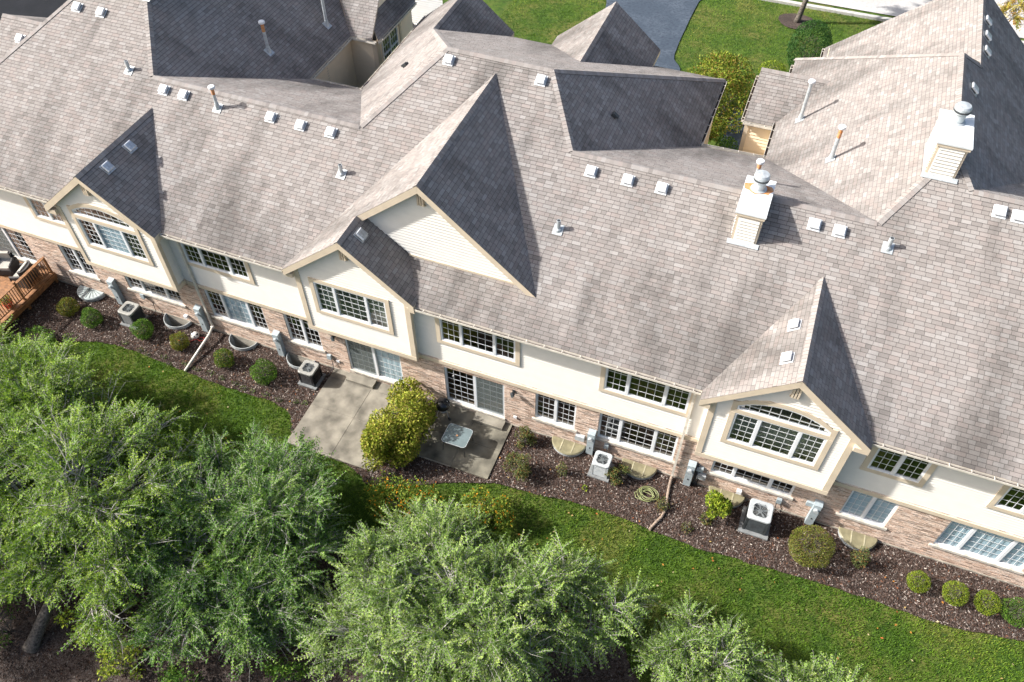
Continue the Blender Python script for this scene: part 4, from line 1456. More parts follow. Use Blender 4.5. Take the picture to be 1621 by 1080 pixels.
# bed under the foreground trees
TB = smooth_poly([(-40, -6.5), (-22, -5.2), (-15, -6.2), (-10, -7.2), (-5.5, -7.6), (-2.0, -6.6), (0.5, -5.6), (3.0, -5.4), (6.0, -5.9), (8.8, -6.4), (9.8, -7.6), (11.5, -8.8), (15, -9.2), (40, -11.5)], 4, 0.1)
sheet('tree_bed', TB + [(40, -45), (-40, -45)], -0.02, 'mulch')

def in_poly(px, py, poly):
    inside = np.zeros(len(px), bool)
    n = len(poly)
    j = n - 1
    for i in range(n):
        xi, yi = poly[i]
        xj, yj = poly[j]
        c = ((yi > py) != (yj > py)) & (px < (xj - xi) * (py - yi) / (yj - yi + 1e-12) + xi)
        inside ^= c
        j = i
    return inside

def grass_blades(name, n, box, inside, zb, hmin, hmax, seed, label=None):
    r = np.random.default_rng(seed)
    x = r.uniform(box[0], box[1], n)
    y = r.uniform(box[2], box[3], n)
    k = inside(x, y)
    x, y = x[k], y[k]
    n = len(x)
    h = r.uniform(hmin, hmax, n)
    a = r.uniform(0, 2 * np.pi, n)
    w = r.uniform(0.010, 0.022, n)
    lx, ly = r.normal(0, 0.028, n), r.normal(0, 0.028, n)
    b = np.stack([x, y, np.full(n, zb)], 1)
    d = np.stack([np.cos(a) * w, np.sin(a) * w, np.zeros(n)], 1)
    tip = b + np.stack([lx, ly, h], 1)
    v = np.stack([b - d, b + d, tip], 1).reshape(-1, 3)
    rp = np.random.default_rng(99)
    pt = np.zeros(n)
    for fr, am in ((0.35, 1.0), (0.8, 0.9), (1.7, 0.8), (3.4, 0.6)):
        for q in range(4):
            an = rp.uniform(0, 6.28)
            pt += am * np.sin(fr * (x * np.cos(an) + y * np.sin(an)) * rp.uniform(0.7, 1.3) + rp.uniform(0, 6.28)) / 4
    t = np.clip(0.42 + 0.34 * pt + r.normal(0, 0.15, n), 0, 1)[:, None]
    c0, c1, c2 = np.array([0.060, 0.140, 0.012]), np.array([0.145, 0.250, 0.022]), np.array([0.26, 0.260, 0.060])
    col = np.where(t < 0.6, c0 + (c1 - c0) * (t / 0.6), c1 + (c2 - c1) * ((t - 0.6) / 0.4))
    col = col * r.uniform(0.8, 1.2, (n, 1))
    o = np_mesh(name, v, 3, 'blade', col, kind='stuff')
    tag(o, label, 'grass')
    return o
bedpoly = EDGE + [(25, 0.09)] + well_line(0.09)[::-1] + [(-24, 0.09)]
treepoly = TB + [(40, -45), (-40, -45)]
grass_blades('lawn_grass', 300000, (-23, 22.5, -10.5, -1.6), lambda x, y: ~in_poly(x, y, bedpoly) & ~in_poly(x, y, treepoly), -0.065, 0.05, 0.105, 11, 'short mown grass strip behind the mulch beds')
DRIVE = [(-2.4, 17.6), (3.4, 17.6), (3.0, 25.0), (2.9, 26.6), (2.35, 27.4), (2.2, 28.5), (2.15, 31), (2.2, 34.6), (2.5, 36.2), (-3.5, 34.9), (-2.8, 30)]
grass_blades('front_lawn_grass', 110000, (-9, 22, 22, 39), lambda x, y: ~in_poly(x, y, DRIVE) & (y < 36.2 + 0.02 * x) & ((x - 8.4) ** 2 + (y - 34.3) ** 2 > 1.0), -0.065, 0.05, 0.10, 12, 'mown front lawn grass beside the driveway')

def mulch_chips(name, n, box, inside, zb, seed, label, tone=1.0):
    r = np.random.default_rng(seed)
    x = r.uniform(box[0], box[1], n)
    y = r.uniform(box[2], box[3], n)
    k = inside(x, y)
    x, y = x[k], y[k]
    n = len(x)
    a = r.uniform(0, 2 * np.pi, n)
    L = r.uniform(0.015, 0.045, n)
    w = r.uniform(0.007, 0.016, n)
    e = r.normal(0, 0.3, n)
    c = np.stack([x, y, zb + r.uniform(0.004, 0.022, n)], 1)
    d = np.stack([np.cos(a) * L, np.sin(a) * L, e * L], 1)
    s = np.stack([-np.sin(a) * w, np.cos(a) * w, r.normal(0, 0.4, n) * w], 1)
    v = np.stack([c - d - s, c + d - s, c + d + s, c - d + s], 1).reshape(-1, 3)
    pal = np.array([[0.050, 0.032, 0.025], [0.090, 0.062, 0.052], [0.030, 0.020, 0.016], [0.16, 0.125, 0.11], [0.34, 0.30, 0.27], [0.13, 0.06, 0.035]])
    i = r.choice(6, n, p=[0.30, 0.28, 0.20, 0.12, 0.06, 0.04])
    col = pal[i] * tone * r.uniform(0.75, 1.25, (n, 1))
    o = np_mesh(name, v, 4, 'chip', col, kind='stuff')
    tag(o, label, 'mulch')
mulch_chips('mulch_chips', 150000, (-20, 23, -4.4, -0.05), lambda x, y: in_poly(x, y, bedpoly), -0.012, 21, 'shredded bark mulch along the foot of the brick wall')
mulch_chips('tree_mulch_chips', 50000, (-16, 14, -15, -5), lambda x, y: in_poly(x, y, treepoly), -0.02, 22, 'shredded bark mulch under the foreground trees', 0.55)  # chips darkened all over: tree shade put into their colour
# fallen leaves on the lawn
r = np.random.default_rng(5)
lv, lc = [], []
for i in range(260):
    x, y = r.uniform(-16, 21), r.uniform(-8, -1.0)
    a = r.uniform(0, 6.28)
    L = r.uniform(0.03, 0.055)
    c = np.array([x, y, 0.035])
    d = np.array([math.cos(a), math.sin(a), r.normal(0, .3)]) * L
    s = np.array([-math.sin(a), math.cos(a), r.normal(0, .3)]) * L * 0.6
    lv += [c - d, c + s, c + d, c - s]
    lc.append([(0.50, 0.22, 0.05), (0.42, 0.30, 0.12), (0.45, 0.38, 0.22), (0.40, 0.12, 0.04)][r.integers(4)])
fl = np_mesh('fallen_leaves', np.array(lv), 4, 'leaf', np.array(lc), kind='stuff')
tag(fl, 'scattered orange and tan fallen leaves on the grass', 'leaves')

# rear: driveway, street, walk
sheet('driveway', smooth_poly(DRIVE + [DRIVE[0]], 3, 0.02), 0.0, 'asphalt')
sheet('street', [(-40, 36.6), (60, 37.6), (60, 60), (-40, 60)], -0.10 + 0.09, 'street')
kb = MB()
kb.bar((-40, 35.9, 0.0), (60, 36.9, 0.0), 0.30, 0.22)
struct(kb.build('kerb', 'kerb'))
sheet('side_street', [(-60, 10.5), (-25.5, 11.2), (-14, 16), (-20, 30), (-60, 30)], 0.0, 'dark_asphalt')
sheet('courtyard_walk', [(6.3, 12.0), (9.2, 12.0), (7.8, 19.5), (7.6, 24), (6.6, 24)], -0.005, 'asphalt')
sheet('courtyard_floor', [(-11.0, 10.2), (-8.2, 10.2), (-8.2, 20.3), (-9.6, 20.3), (-9.6, 14.3), (-11.0, 14.3)], -0.005, 'concrete')

# patios -------------------------------------------------------------------
def patio(name, rects, mat):
    root = empty(name)
    struct(root)
    for (a, b, c, d) in rects:
        p = MB()
        e = 0.008
        p.box(a + e, b - e, c + e, d - e, -0.05, 0.055)
        p.build('slab', mat, root)
    base = MB()
    x0, x1 = min(q[0] for q in rects), max(q[1] for q in rects)
    y0, y1 = min(q[2] for q in rects), max(q[3] for q in rects)
    base.box(x0 + .01, x1 - .01, y0 + .01, y1 - .01, -0.06, 0.035)
    base.build('slab_bed', 'foundation', root)
patio('patio_pavement', [(-5.0, -3.12, -1.97, -0.5), (-5.0, -3.12, -3.75, -1.97), (-3.12, -1.35, -1.97, -0.5), (-3.12, -1.35, -3.85, -1.97), (-5.0, -1.35, -0.5, -0.04)], 'concrete')
patio('patio_pavement', [(-0.28, 1.25, -1.35, -0.04), (1.25, 2.76, -1.35, -0.04), (-0.28, 1.25, -2.58, -1.35), (1.25, 2.76, -2.62, -1.35)], 'concrete_dark')
for nm, a, b, lab in (('door_step', -4.26, -3.06, 'low concrete step below the patio door with pale blinds'), ('door_step', 1.25, 2.48, 'low concrete step on the patio with the glass table')):
    p = MB()
    p.box(a, b, -0.46, -0.065, 0.0555, 0.20)
    tag(p.build(nm, 'concrete'), lab, 'step')

# ------------------------------------------------------------------ garden things
def rrect(w, d, r, n=5):
    pts = []
    for cx, cy, a0 in ((w / 2 - r, d / 2 - r, 0), (-w / 2 + r, d / 2 - r, 90), (-w / 2 + r, -d / 2 + r, 180), (w / 2 - r, -d / 2 + r, 270)):
        for k in range(n + 1):
            a = math.radians(a0 + 90 * k / n)
            pts.append((cx + r * math.cos(a), cy + r * math.sin(a)))
    return pts

def condenser(loc, w, h, top, body, label, blades=4, pad=0.1, rz=0.0, louvre='ac_body', fan='fan_grey'):
    root = empty('air_conditioner', loc, rz)
    tag(root, label, 'air conditioner', 'air conditioners along the back wall')
    p = MB()
    p.box(-w / 2 - pad, w / 2 + pad, -w / 2 - pad, w / 2 + pad, -0.03, 0.06)
    p.build('pad', 'pad_grey', root)
    b = MB()
    b.prism(rrect(w - 0.06, w - 0.06, 0.08), 0.0605, h - 0.08)
    b.build('body', 'ac_coil', root)
    l = MB()
    z = 0.09
    outer, inner = rrect(w, w, 0.10), rrect(w - 0.06, w - 0.06, 0.08)
    n = len(outer)
    while z < h - 0.13:
        vs = [(x, y, z) for x, y in outer] + [(x, y, z + 0.028) for x, y in outer] + [(x, y, z + 0.042) for x, y in inner]
        l.add(vs, [(i, (i + 1) % n, n + (i + 1) % n, n + i) for i in range(n)] + [(n + i, n + (i + 1) % n, 2 * n + (i + 1) % n, 2 * n + i) for i in range(n)])
        z += 0.055
    l.build('louvres', body, root)
    for sx in (-1, 1):
        for sy in (-1, 1):
            c = MB()
            c.box(sx * (w / 2 - 0.03) - 0.035, sx * (w / 2 - 0.03) + 0.035, sy * (w / 2 - 0.03) - 0.035, sy * (w / 2 - 0.03) + 0.035, 0.0605, h - 0.08)
            c.build('corner_post', body, root)
    # lid with a round opening
    R = w * 0.385
    ring = 32
    t = MB()
    op = rrect(w + 0.03, w + 0.03, 0.12, 7)
    n = len(op)
    cir = [(R * math.cos(2 * math.pi * k / n + math.pi / 4 * 0), R * math.sin(2 * math.pi * k / n)) for k in range(n)]
    # align start angles
    ang = [math.atan2(y, x) for x, y in op]
    cir = [(R * math.cos(a), R * math.sin(a)) for a in ang]
    vs = [(x, y, h - 0.08) for x, y in op] + [(x, y, h - 0.012) for x, y in op] + [(x * 0.95, y * 0.95, h) for x, y in op] + [(x, y, h - 0.004) for x, y in cir] + [(x * 0.97, y * 0.97, h - 0.10) for x, y in cir]
    fs = []
    for k in range(4):
        fs += [(k * n + i, k * n + (i + 1) % n, (k + 1) * n + (i + 1) % n, (k + 1) * n + i) for i in range(n)]
    t.add(vs, fs)
    t.build('lid', top, root)
    f = MB()
    f.lathe((0, 0, h - 0.10), [(0.075, 0.0), (0.075, 0.06), (0.02, 0.065)], 16)
    for k in range(blades):
        a = 2 * math.pi * k / blades
        d = Vector((math.cos(a), math.sin(a), 0))
        s = Vector((-math.sin(a), math.cos(a), 0))
        base, tip = d * 0.06, d * (R * 0.93)
        zc = h - 0.085
        f.add([base - s * 0.05 + Vector((0, 0, zc - 0.02)), tip - s * 0.05 + Vector((0, 0, zc - 0.03)), tip + s * R * 0.5 + Vector((0, 0, zc + 0.02)), base + s * 0.06 + Vector((0, 0, zc + 0.02))], [(0, 1, 2, 3)])
    f.build('fan', fan, root)
    g = MB()
    for k in range(1, 8):
        rr = R * k / 7.3
        pts = [(rr * math.cos(2 * math.pi * j / 24), rr * math.sin(2 * math.pi * j / 24), h - 0.004) for j in range(25)]
        g.tube(pts, 0.0035, 4, cap=False)
    for k in range(8):
        a = math.pi / 8 + 2 * math.pi * k / 8
        g.tube([(0.04 * math.cos(a), 0.04 * math.sin(a), h + 0.003), (R * math.cos(a), R * math.sin(a), h + 0.003)], 0.006, 4)
    g.build('fan_guard', 'fan_grey', root)
    return root
condenser((-14.30, -0.78, 0.0), 0.66, 0.80, 'ac_grey', 'ac_body', 'grey topped air conditioner between two round shrubs near the deck')
condenser((-5.60, -0.86, 0.0), 0.64, 0.80, 'ac_grey', 'black_metal', 'black sided air conditioner at the edge of the bare patio')
condenser((6.53, -0.74, 0.0), 0.61, 0.80, 'ac_light', 'ac_light', 'light grey air conditioner with white louvres under the triple window')
condenser((12.26, -0.86, 0.0), 0.78, 0.94, 'ac_light', 'ac_body', 'large air conditioner with dark louvres on a wide pad', blades=5, pad=0.13)

# refrigerant lines beside each unit
for x, y0 in ((-13.7, -0.5), (-5.05, -0.6), (6.5, -0.35), (12.75, -0.35)):
    t = MB()
    t.tube([(x, -0.02, 0.62), (x + 0.02, -0.06, 0.5), (x + 0.05, -0.10, 0.2), (x + 0.0, y0 * 0.8, 0.10), (x - 0.12, y0 - 0.08, 0.16)], 0.016, 6)
    lab = {-13.7: 'dark insulated pipe run to the grey topped air conditioner', -5.05: 'dark insulated pipe run to the black sided air conditioner',
           6.5: 'thin pipe run behind the light grey air conditioner', 12.75: 'cable run behind the large air conditioner'}[x]
    tag(t.build('coolant_pipe', 'dark_metal'), lab, 'pipe')

def meter(x, label, h=1.34, sign=1, face='f'):
    root = empty('utility_pedestal', (x, -0.13, 0))
    tag(root, label, 'meter box', 'meter pedestals against the brick wall')
    b = MB()
    b.box(-0.13, 0.13, -0.10, 0.105, -0.05, h * 0.62)
    b.build('lower_cabinet', 'meter_grey', root)
    b = MB()
    b.box(-0.135, 0.135, -0.115, 0.105, h * 0.621, h)
    b.add([(-0.14, -0.125, h), (0.14, -0.125, h), (0.14, 0.11, h + 0.05), (-0.14, 0.11, h + 0.05), (-0.14, 0.11, h), (0.14, 0.11, h)], [(0, 1, 2, 3), (0, 4, 5, 1), (1, 5, 2), (0, 3, 4), (4, 3, 2, 5)])
    o = b.build('upper_cabinet', 'meter_grey', root)
    c = MB()
    n = 18
    pts0 = [(0.085 * math.cos(2 * math.pi * k / n), 0.085 * math.sin(2 * math.pi * k / n)) for k in range(n)]
    vs = [(px, -0.116, h * 0.80 + pz) for px, pz in pts0] + [(px, -0.21, h * 0.80 + pz) for px, pz in pts0]
    c.add(vs, [tuple(range(n, 2 * n))] + [(i, (i + 1) % n, n + (i + 1) % n, n + i) for i in range(n)])
    c.build('meter_dial', 'ac_light', o)
    d = MB()
    d.box(-0.02, 0.02, -0.112, -0.1005, h * 0.30, h * 0.36)
    d.build('latch', 'dark_metal', root)
meter(-15.45, 'tall grey meter pedestal beside the ribbed pale window well cover', 1.42)
meter(-11.10, 'tall grey meter pedestal beside the white drain pipe', 1.42)
meter(-7.40, 'tall grey meter pedestal between two open window wells')
meter(5.90, 'grey meter pedestal next to a small white box on brick')
meter(9.62, 'grey meter pedestal crowded by cables and smaller boxes')
meter(14.02, 'grey meter pedestal behind the large round clipped shrub')

def wall_box(x, z, w, h, d, mat, name, label, cat='box'):
    b = MB()
    b.box(x - w / 2, x + w / 2, -d - 0.014, -0.014, z - h / 2, z + h / 2)
    b.box(x - w / 2 - 0.008, x + w / 2 + 0.008, -d - 0.022, -d - 0.0145, z - h / 2 - 0.008, z + h / 2 + 0.008)
    o = b.build(name, mat)
    tag(o, label, cat)
    return o
wall_box(5.46, 0.70, 0.34, 0.24, 0.14, 'ac_light', 'wall_box', 'small white cable box on brick above the beige well cover')
wall_box(6.48, 0.66, 0.16, 0.24, 0.10, 'meter_grey', 'disconnect_box', 'grey switch box on brick behind the light grey air conditioner')
wall_box(13.78, 1.08, 0.24, 0.20, 0.10, 'meter_grey', 'wall_box', 'grey junction box on brick beside the pedestal by the clipped shrub')
wall_box(10.05, 0.70, 0.30, 0.26, 0.14, 'ac_light', 'wall_box', 'pale cable box on brick right of the crowded pedestal')
wall_box(9.93, 1.10, 0.22, 0.20, 0.12, 'meter_grey', 'wall_box', 'grey cable box above the pale one on brick')
wall_box(12.82, 0.66, 0.16, 0.22, 0.10, 'meter_grey', 'disconnect_box', 'grey switch box on brick beside the large air conditioner')
wall_box(11.45, 0.45, 0.16, 0.16, 0.12, 'white', 'dryer_vent', 'small white dryer vent beside the large air conditioner', 'vent')
wall_box(-12.05, 0.42, 0.15, 0.14, 0.12, 'white', 'dryer_vent', 'small white dryer vent above an open window well', 'vent')
wall_box(-5.10, 0.78, 0.16, 0.24, 0.10, 'meter_grey', 'disconnect_box', 'grey switch box on brick beside the black sided air conditioner')
wall_box(-14.05, 0.92, 0.16, 0.24, 0.10, 'meter_grey', 'disconnect_box', 'grey switch box on brick above the grey topped air conditioner')
wall_box(-4.75, 0.62, 0.12, 0.10, 0.04, 'white', 'outlet_cover', 'small white outlet cover beside the pale blind patio door', 'outlet')
wall_box(2.86, 0.62, 0.12, 0.10, 0.04, 'white', 'outlet_cover', 'small white outlet cover beside the dark patio door', 'outlet')
cb = MB()
cb.tube([(9.86, -0.05, 1.3), (9.84, -0.07, 0.8), (9.86, -0.06, 0.0)], 0.045, 8)
cb.tube([(9.95, -0.05, 1.0), (9.98, -0.07, 0.5), (9.95, -0.06, 0.0)], 0.025, 8)
tag(cb.build('cable_bundle', 'dark_metal'), 'dark cable bundle between the pedestal and cable boxes', 'cable')

def wall_lamp(x, z, label):
    root = empty('wall_lamp', (x, -0.015, z))
    tag(root, label, 'lamp', 'lanterns beside the patio doors')
    b = MB()
    b.box(-0.05, 0.05, -0.02, 0.0, -0.10, 0.08)
    b.build('backplate', 'dark_metal', root)
    a = MB()
    a.tube([(0, -0.02, 0.02), (0, -0.08, 0.10), (0, -0.15, 0.10)], 0.010, 6)
    a.build('arm', 'dark_metal', root)
    h = MB()
    h.lathe((0, -0.15, -0.16), [(0.035, 0.0), (0.07, 0.02), (0.085, 0.17)], 6)
    h.build('glass', 'table_glass', root)
    c = MB()
    c.lathe((0, -0.15, 0.0105), [(0.10, 0.0), (0.09, 0.02), (0.03, 0.09), (0.01, 0.12)], 6)
    c.build('cap', 'dark_metal', root)
wall_lamp(2.80, 2.22, 'black wall lantern beside the dark patio door')
wall_lamp(-4.62, 2.26, 'black wall lantern beside the patio door with pale blinds')

def half_ring(xc, rx, ry, n=22):
    return [(xc + rx * math.cos(math.pi + math.pi * k / n), -0.045 + ry * math.sin(math.pi + math.pi * k / n)) for k in range(n + 1)]
def window_well(xc, label, cover=None, rx=0.64, ry=0.58):
    root = empty('window_well', (xc, 0, 0))
    tag(root, label, 'window well', 'window wells along the back wall')
    z1 = 0.16
    o_, i_ = half_ring(0, rx, ry), half_ring(0, rx - 0.025, ry - 0.025)
    b = MB()
    n = len(o_)
    zz = [-1.05, -0.5, -0.05, 0.04, 0.10, z1]
    wob = [0, 0, 0, 0.010, 0.0, 0.0]
    vs = []
    for z, wv in zip(zz, wob):
        vs += [(x * (1 + wv), y * (1 + wv), z) for x, y in o_]
    fs = []
    for k in range(len(zz) - 1):
        fs += [(k * n + i, k * n + i + 1, (k + 1) * n + i + 1, (k + 1) * n + i) for i in range(n - 1)]
    b.add(vs, fs)
    vs = [(x, y, -1.05) for x, y in i_] + [(x, y, z1) for x, y in i_] + [(x, y, z1) for x, y in o_]
    b.add(vs, [(i + 1, i, n + i, n + i + 1) for i in range(n - 1)] + [(n + i, 2 * n + i, 2 * n + i + 1, n + i + 1) for i in range(n - 1)])
    b.build('steel_wall', 'galvanised', root)
    g = MB()
    g.add([(x, y, -0.85) for x, y in i_], [tuple(range(n))])
    g.build('well_floor', 'well_gravel', root)
    s = MB()
    s.box(-rx + 0.03, rx - 0.03, -0.058, -0.036, -1.0, 0.14)
    s.build('well_sill', 'foundation', root)
    if cover:
        c = MB()
        oc = half_ring(0, rx + 0.03, ry + 0.03)
        vs = [(x, y, z1 + 0.006) for x, y in oc] + [(x * 0.94, y * 0.94 - 0.003, z1 + 0.05) for x, y in oc]
        c.add(vs, [(i, i + 1, n + i + 1, n + i) for i in range(n - 1)] + [tuple(range(n, 2 * n))])
        cv = c.build('well_cover', 'cover_pale' if cover == 'pale' else 'cover_beige', root)
        r_ = MB()
        if cover == 'pale':
            for k in range(2, 21, 2):
                a = math.pi + math.pi * k / 22
                r_.bar((0.10 * math.cos(a), -0.05 + 0.06 * math.sin(a), z1 + 0.056), (0.93 * rx * math.cos(a), -0.05 + 0.93 * ry * math.sin(a), z1 + 0.056), 0.018, 0.012)
            r_.build('cover_rib', 'dark_rib', cv)
        else:
            for xx in (-0.22, 0.22):
                yy = -0.05 - ry * math.sqrt(1 - (xx / rx) ** 2) * 0.94
                r_.box(xx - 0.022, xx + 0.022, yy, -0.06, z1 + 0.0505, z1 + 0.062)
            r_.build('cover_rib', 'cover_rib', cv)
mat_ground('well_gravel', [(0.08, 0.08, 0.075), (0.16, 0.155, 0.145), (0.04, 0.04, 0.038)], [6.0, 25.0])
mat_plain('dark_rib', (0.12, 0.15, 0.15), rough=0.5)
window_well(-17.05, 'half round window well under a pale ribbed cover', 'pale')
window_well(-12.55, 'open half round steel window well left of the drain pipe')
window_well(-9.28, 'open half round steel window well right of the drain pipe')
window_well(-6.52, 'open half round steel window well behind the black sided air conditioner')
window_well(5.06, 'half round window well with clean beige cover between shrubs', 'beige')
window_well(7.82, 'half round window well with beige cover by the garden hose', 'beige')
window_well(11.08, 'half round window well with beige cover behind yellow green bush', 'beige')
window_well(15.68, 'half round window well with beige cover behind a thin sapling', 'beige')

# drain pipes
p = MB()
p.tube([(-10.70, -0.14, 0.36), (-10.62, -0.55, 0.32), (-10.62, -2.35, 0.06)], 0.055, 12)
dp = p.build('drain_pipe', 'gutter', smooth=True)
tag(dp, 'straight white drain pipe lying across the mulch to the grass', 'pipe')
q = MB()
q.lathe((-10.70, -0.13, 0.33), [(0.075, 0), (0.08, 0.03), (0.08, 0.09), (0.05, 0.11)], 14)
q.build('pipe_collar', 'gutter', dp)
p = MB()
pts = [(9.05, -0.12, 0.10), (9.06, -0.45, 0.07), (9.10, -0.9, 0.05), (9.18, -1.4, 0.045), (9.12, -1.8, 0.045), (8.96, -2.15, 0.045), (8.84, -2.45, 0.045)]
fine = []
for i in range(len(pts) - 1):
    for k in range(6):
        fine.append(tuple(pts[i][d] + (pts[i + 1][d] - pts[i][d]) * k / 6 for d in range(3)))
p.tube(fine + [pts[-1]], [0.058 if i % 2 else 0.05 for i in range(len(fine) + 1)], 10)
tag(p.build('drain_hose', 'pipe_brown'), 'brown corrugated drain hose curving from the downspout to the grass', 'pipe')

# garden hose heap
h = MB()
pts = []
rr = np.random.default_rng(3)
for k in range(230):
    t = k / 230 * 2 * math.pi * 7
    rad = 0.24 + 0.06 * math.sin(t * 0.37) + 0.03 * math.sin(t * 1.9)
    pts.append((8.40 + rad * math.cos(t) * 1.15 + 0.05 * math.sin(t * 0.21), -1.14 + rad * math.sin(t) * 0.9 + 0.05 * math.cos(t * 0.17), 0.03 + 0.12 * k / 230 + 0.015 * math.sin(t * 2.3)))
pts += [(8.1, -1.05, 0.08), (7.95, -1.2, 0.03), (8.05, -1.38, 0.03), (8.3, -1.42, 0.03)]
h.tube(pts, 0.013, 6)
tag(h.build('garden_hose', 'hose_green', smooth=True), 'yellow green garden hose coiled on the mulch', 'hose')
h = MB()
pts = [(-11.15, -0.62, 0.02), (-10.95, -0.55, 0.03), (-10.85, -0.68, 0.03), (-11.0, -0.78, 0.03), (-11.2, -0.72, 0.02), (-11.4, -0.95, 0.02), (-11.7, -1.1, 0.02), (-11.9, -1.05, 0.02)]
h.tube(pts, 0.016, 6)
tag(h.build('garden_hose', 'hose_red'), 'thin red hose lying on mulch beside the white drain pipe', 'hose')
# stone animal ornament
root = empty('garden_ornament', (-11.33, -0.62, -0.01))
tag(root, 'small round black and white animal ornament beside a pedestal', 'ornament')
o = MB()
o.lathe((0, 0, 0), [(0.10, 0), (0.16, 0.05), (0.17, 0.12), (0.14, 0.19), (0.06, 0.235), (0.01, 0.24)], 18)
o.build('head', 'ornament', root, smooth=True)
for dx, dy, dz, rr_ in ((-0.12, 0.02, 0.20, 0.05), (0.12, 0.02, 0.20, 0.05), (-0.06, -0.11, 0.17, 0.035), (0.06, -0.11, 0.17, 0.035), (0, -0.145, 0.12, 0.025)):
    e = MB()
    e.lathe((dx, dy, dz - rr_), [(0.3 * rr_, 0), (rr_, rr_ * 0.7), (rr_, rr_ * 1.3), (0.3 * rr_, rr_ * 2)], 10)
    e.build('dark_patch', 'black_metal', root, smooth=True)

# kettle grill -----------------------------------------------------------
root = empty('kettle_grill', (0.11, -0.60, 0.055))
tag(root, 'black kettle grill on thin legs beside the patio door', 'grill')
b = MB()
b.lathe((0, 0, 0.50), [(0.06, 0.0), (0.19, 0.05), (0.265, 0.14), (0.285, 0.23)], 26)
b.build('bowl', 'black_metal', root, smooth=True)
b = MB()
b.lathe((0, 0, 0.735), [(0.295, 0.0), (0.29, 0.04), (0.25, 0.13), (0.16, 0.20), (0.03, 0.225)], 26)
lid = b.build('lid', 'black_metal', root, smooth=True)
b = MB()
b.tube([(-0.06, -0.02, 0.94), (-0.05, -0.02, 1.01), (0.05, -0.02, 1.01), (0.06, -0.02, 0.94)], 0.014, 8)
b.build('handle', 'wicker', lid)
b = MB()
b.lathe((0.13, 0.06, 0.895), [(0.045, 0), (0.045, 0.025), (0.015, 0.03)], 14)
b.build('lid_vent', 'galvanised', lid)
for a in (100, 220, 340):
    l = MB()
    ca, sa = math.cos(math.radians(a)), math.sin(math.radians(a))
    l.tube([(0.15 * ca, 0.15 * sa, 0.56), (0.30 * ca, 0.30 * sa, 0.03)], 0.013, 8)
    lo = l.build('leg', 'galvanised', root)
    if a != 220:
        w_ = MB()
        w_.tube([(0.30 * ca - 0.02 * sa, 0.30 * sa + 0.02 * ca, 0.075), (0.30 * ca + 0.02 * sa, 0.30 * sa - 0.02 * ca, 0.075)], 0.074, 16)
        w_.build('wheel', 'dark_metal', lo)
l = MB()
l.lathe((0, 0, 0.36), [(0.13, 0), (0.15, 0.012)], 18)
l.build('ash_pan', 'galvanised', root)

# glass table -------------------------------------------------------------
root = empty('patio_table', (1.17, -1.66, 0.055))
tag(root, 'square glass patio table with dark metal legs on darker concrete', 'table')
t = MB()
t.prism(rrect(0.96, 0.84, 0.12), 0.665, 0.673)
t.build('tabletop', 'table_glass', root)
t = MB()
op, ip = rrect(0.985, 0.865, 0.13), rrect(0.955, 0.835, 0.118)
n = len(op)
vs = [(x, y, 0.655) for x, y in op] + [(x, y, 0.685) for x, y in op] + [(x, y, 0.685) for x, y in ip] + [(x, y, 0.655) for x, y in ip]
t.add(vs, [(k * n + i, k * n + (i + 1) % n, ((k + 1) % 4) * n + (i + 1) % n, ((k + 1) % 4) * n + i) for k in range(4) for i in range(n)])
t.build('table_rim', 'galvanised', root)
for sx in (-1, 1):
    for sy in (-1, 1):
        l = MB()
        l.tube([(0.05 * sx, 0.05 * sy, 0.60), (0.36 * sx, 0.31 * sy, 0.64), (0.41 * sx, 0.36 * sy, 0.60), (0.45 * sx, 0.39 * sy, 0.0)], 0.014, 8)
        l.build('leg', 'dark_metal', root)
t = MB()
t.lathe((0, 0, 0.6735), [(0.04, 0), (0.04, 0.006), (0.025, 0.008)], 14)
t.build('umbrella_ring', 'rust', root)

# deck -------------------------------------------------------------------
root = empty('wooden_deck', (-18.84, -0.08, 0))
tag(root, 'stained timber deck with baluster railing at the end of the row', 'deck')
DZ = 0.66
yy = -0.02
while yy > -5.2:
    d = MB()
    d.box(-5.2, 0.0, yy - 0.135, yy, DZ - 0.04, DZ)
    d.build('deck_board', 'deck_wood', root)
    yy -= 0.141
d = MB()
d.box(0.001, 0.04, -5.2, -0.02, 0.32, DZ - 0.005)
d.box(-5.2, 0.04, -5.24, -5.201, 0.32, DZ - 0.005)
d.box(0.041, 0.10, -5.2, -0.02, 0.56, 0.60)
d.build('fascia', 'deck_wood', root)
RT = 1.60
for py in (-0.10, -1.80, -3.5, -5.15):
    d = MB()
    d.box(-0.09, 0.0, py - 0.045, py + 0.045, 0.0 if py < -5 else 0.1, RT + (0.10 if py < -1 else 0.0))
    po = d.build('rail_post', 'deck_wood', root)
    if py < -1:
        c = MB()
        c.box(-0.11, 0.02, py - 0.065, py + 0.065, RT + 0.1005, RT + 0.13)
        c.build('post_cap', 'deck_wood', po)
for ya, yb in ((-0.15, -1.75), (-1.85, -3.45), (-3.55, -5.1)):
    d = MB()
    d.box(-0.115, 0.025, yb, ya, RT - 0.04, RT)
    d.build('handrail', 'deck_wood', root)
    d = MB()
    d.box(-0.075, -0.03, yb, ya, DZ + 0.09, DZ + 0.15)
    d.build('bottom_rail', 'deck_wood', root)
    k = 13
    for i in range(k):
        y = ya + (yb - ya) * (i + 0.5) / k
        d = MB()
        d.box(-0.068, -0.037, y - 0.016, y + 0.016, DZ + 0.151, RT - 0.041)
        d.build('baluster', 'deck_wood', root)

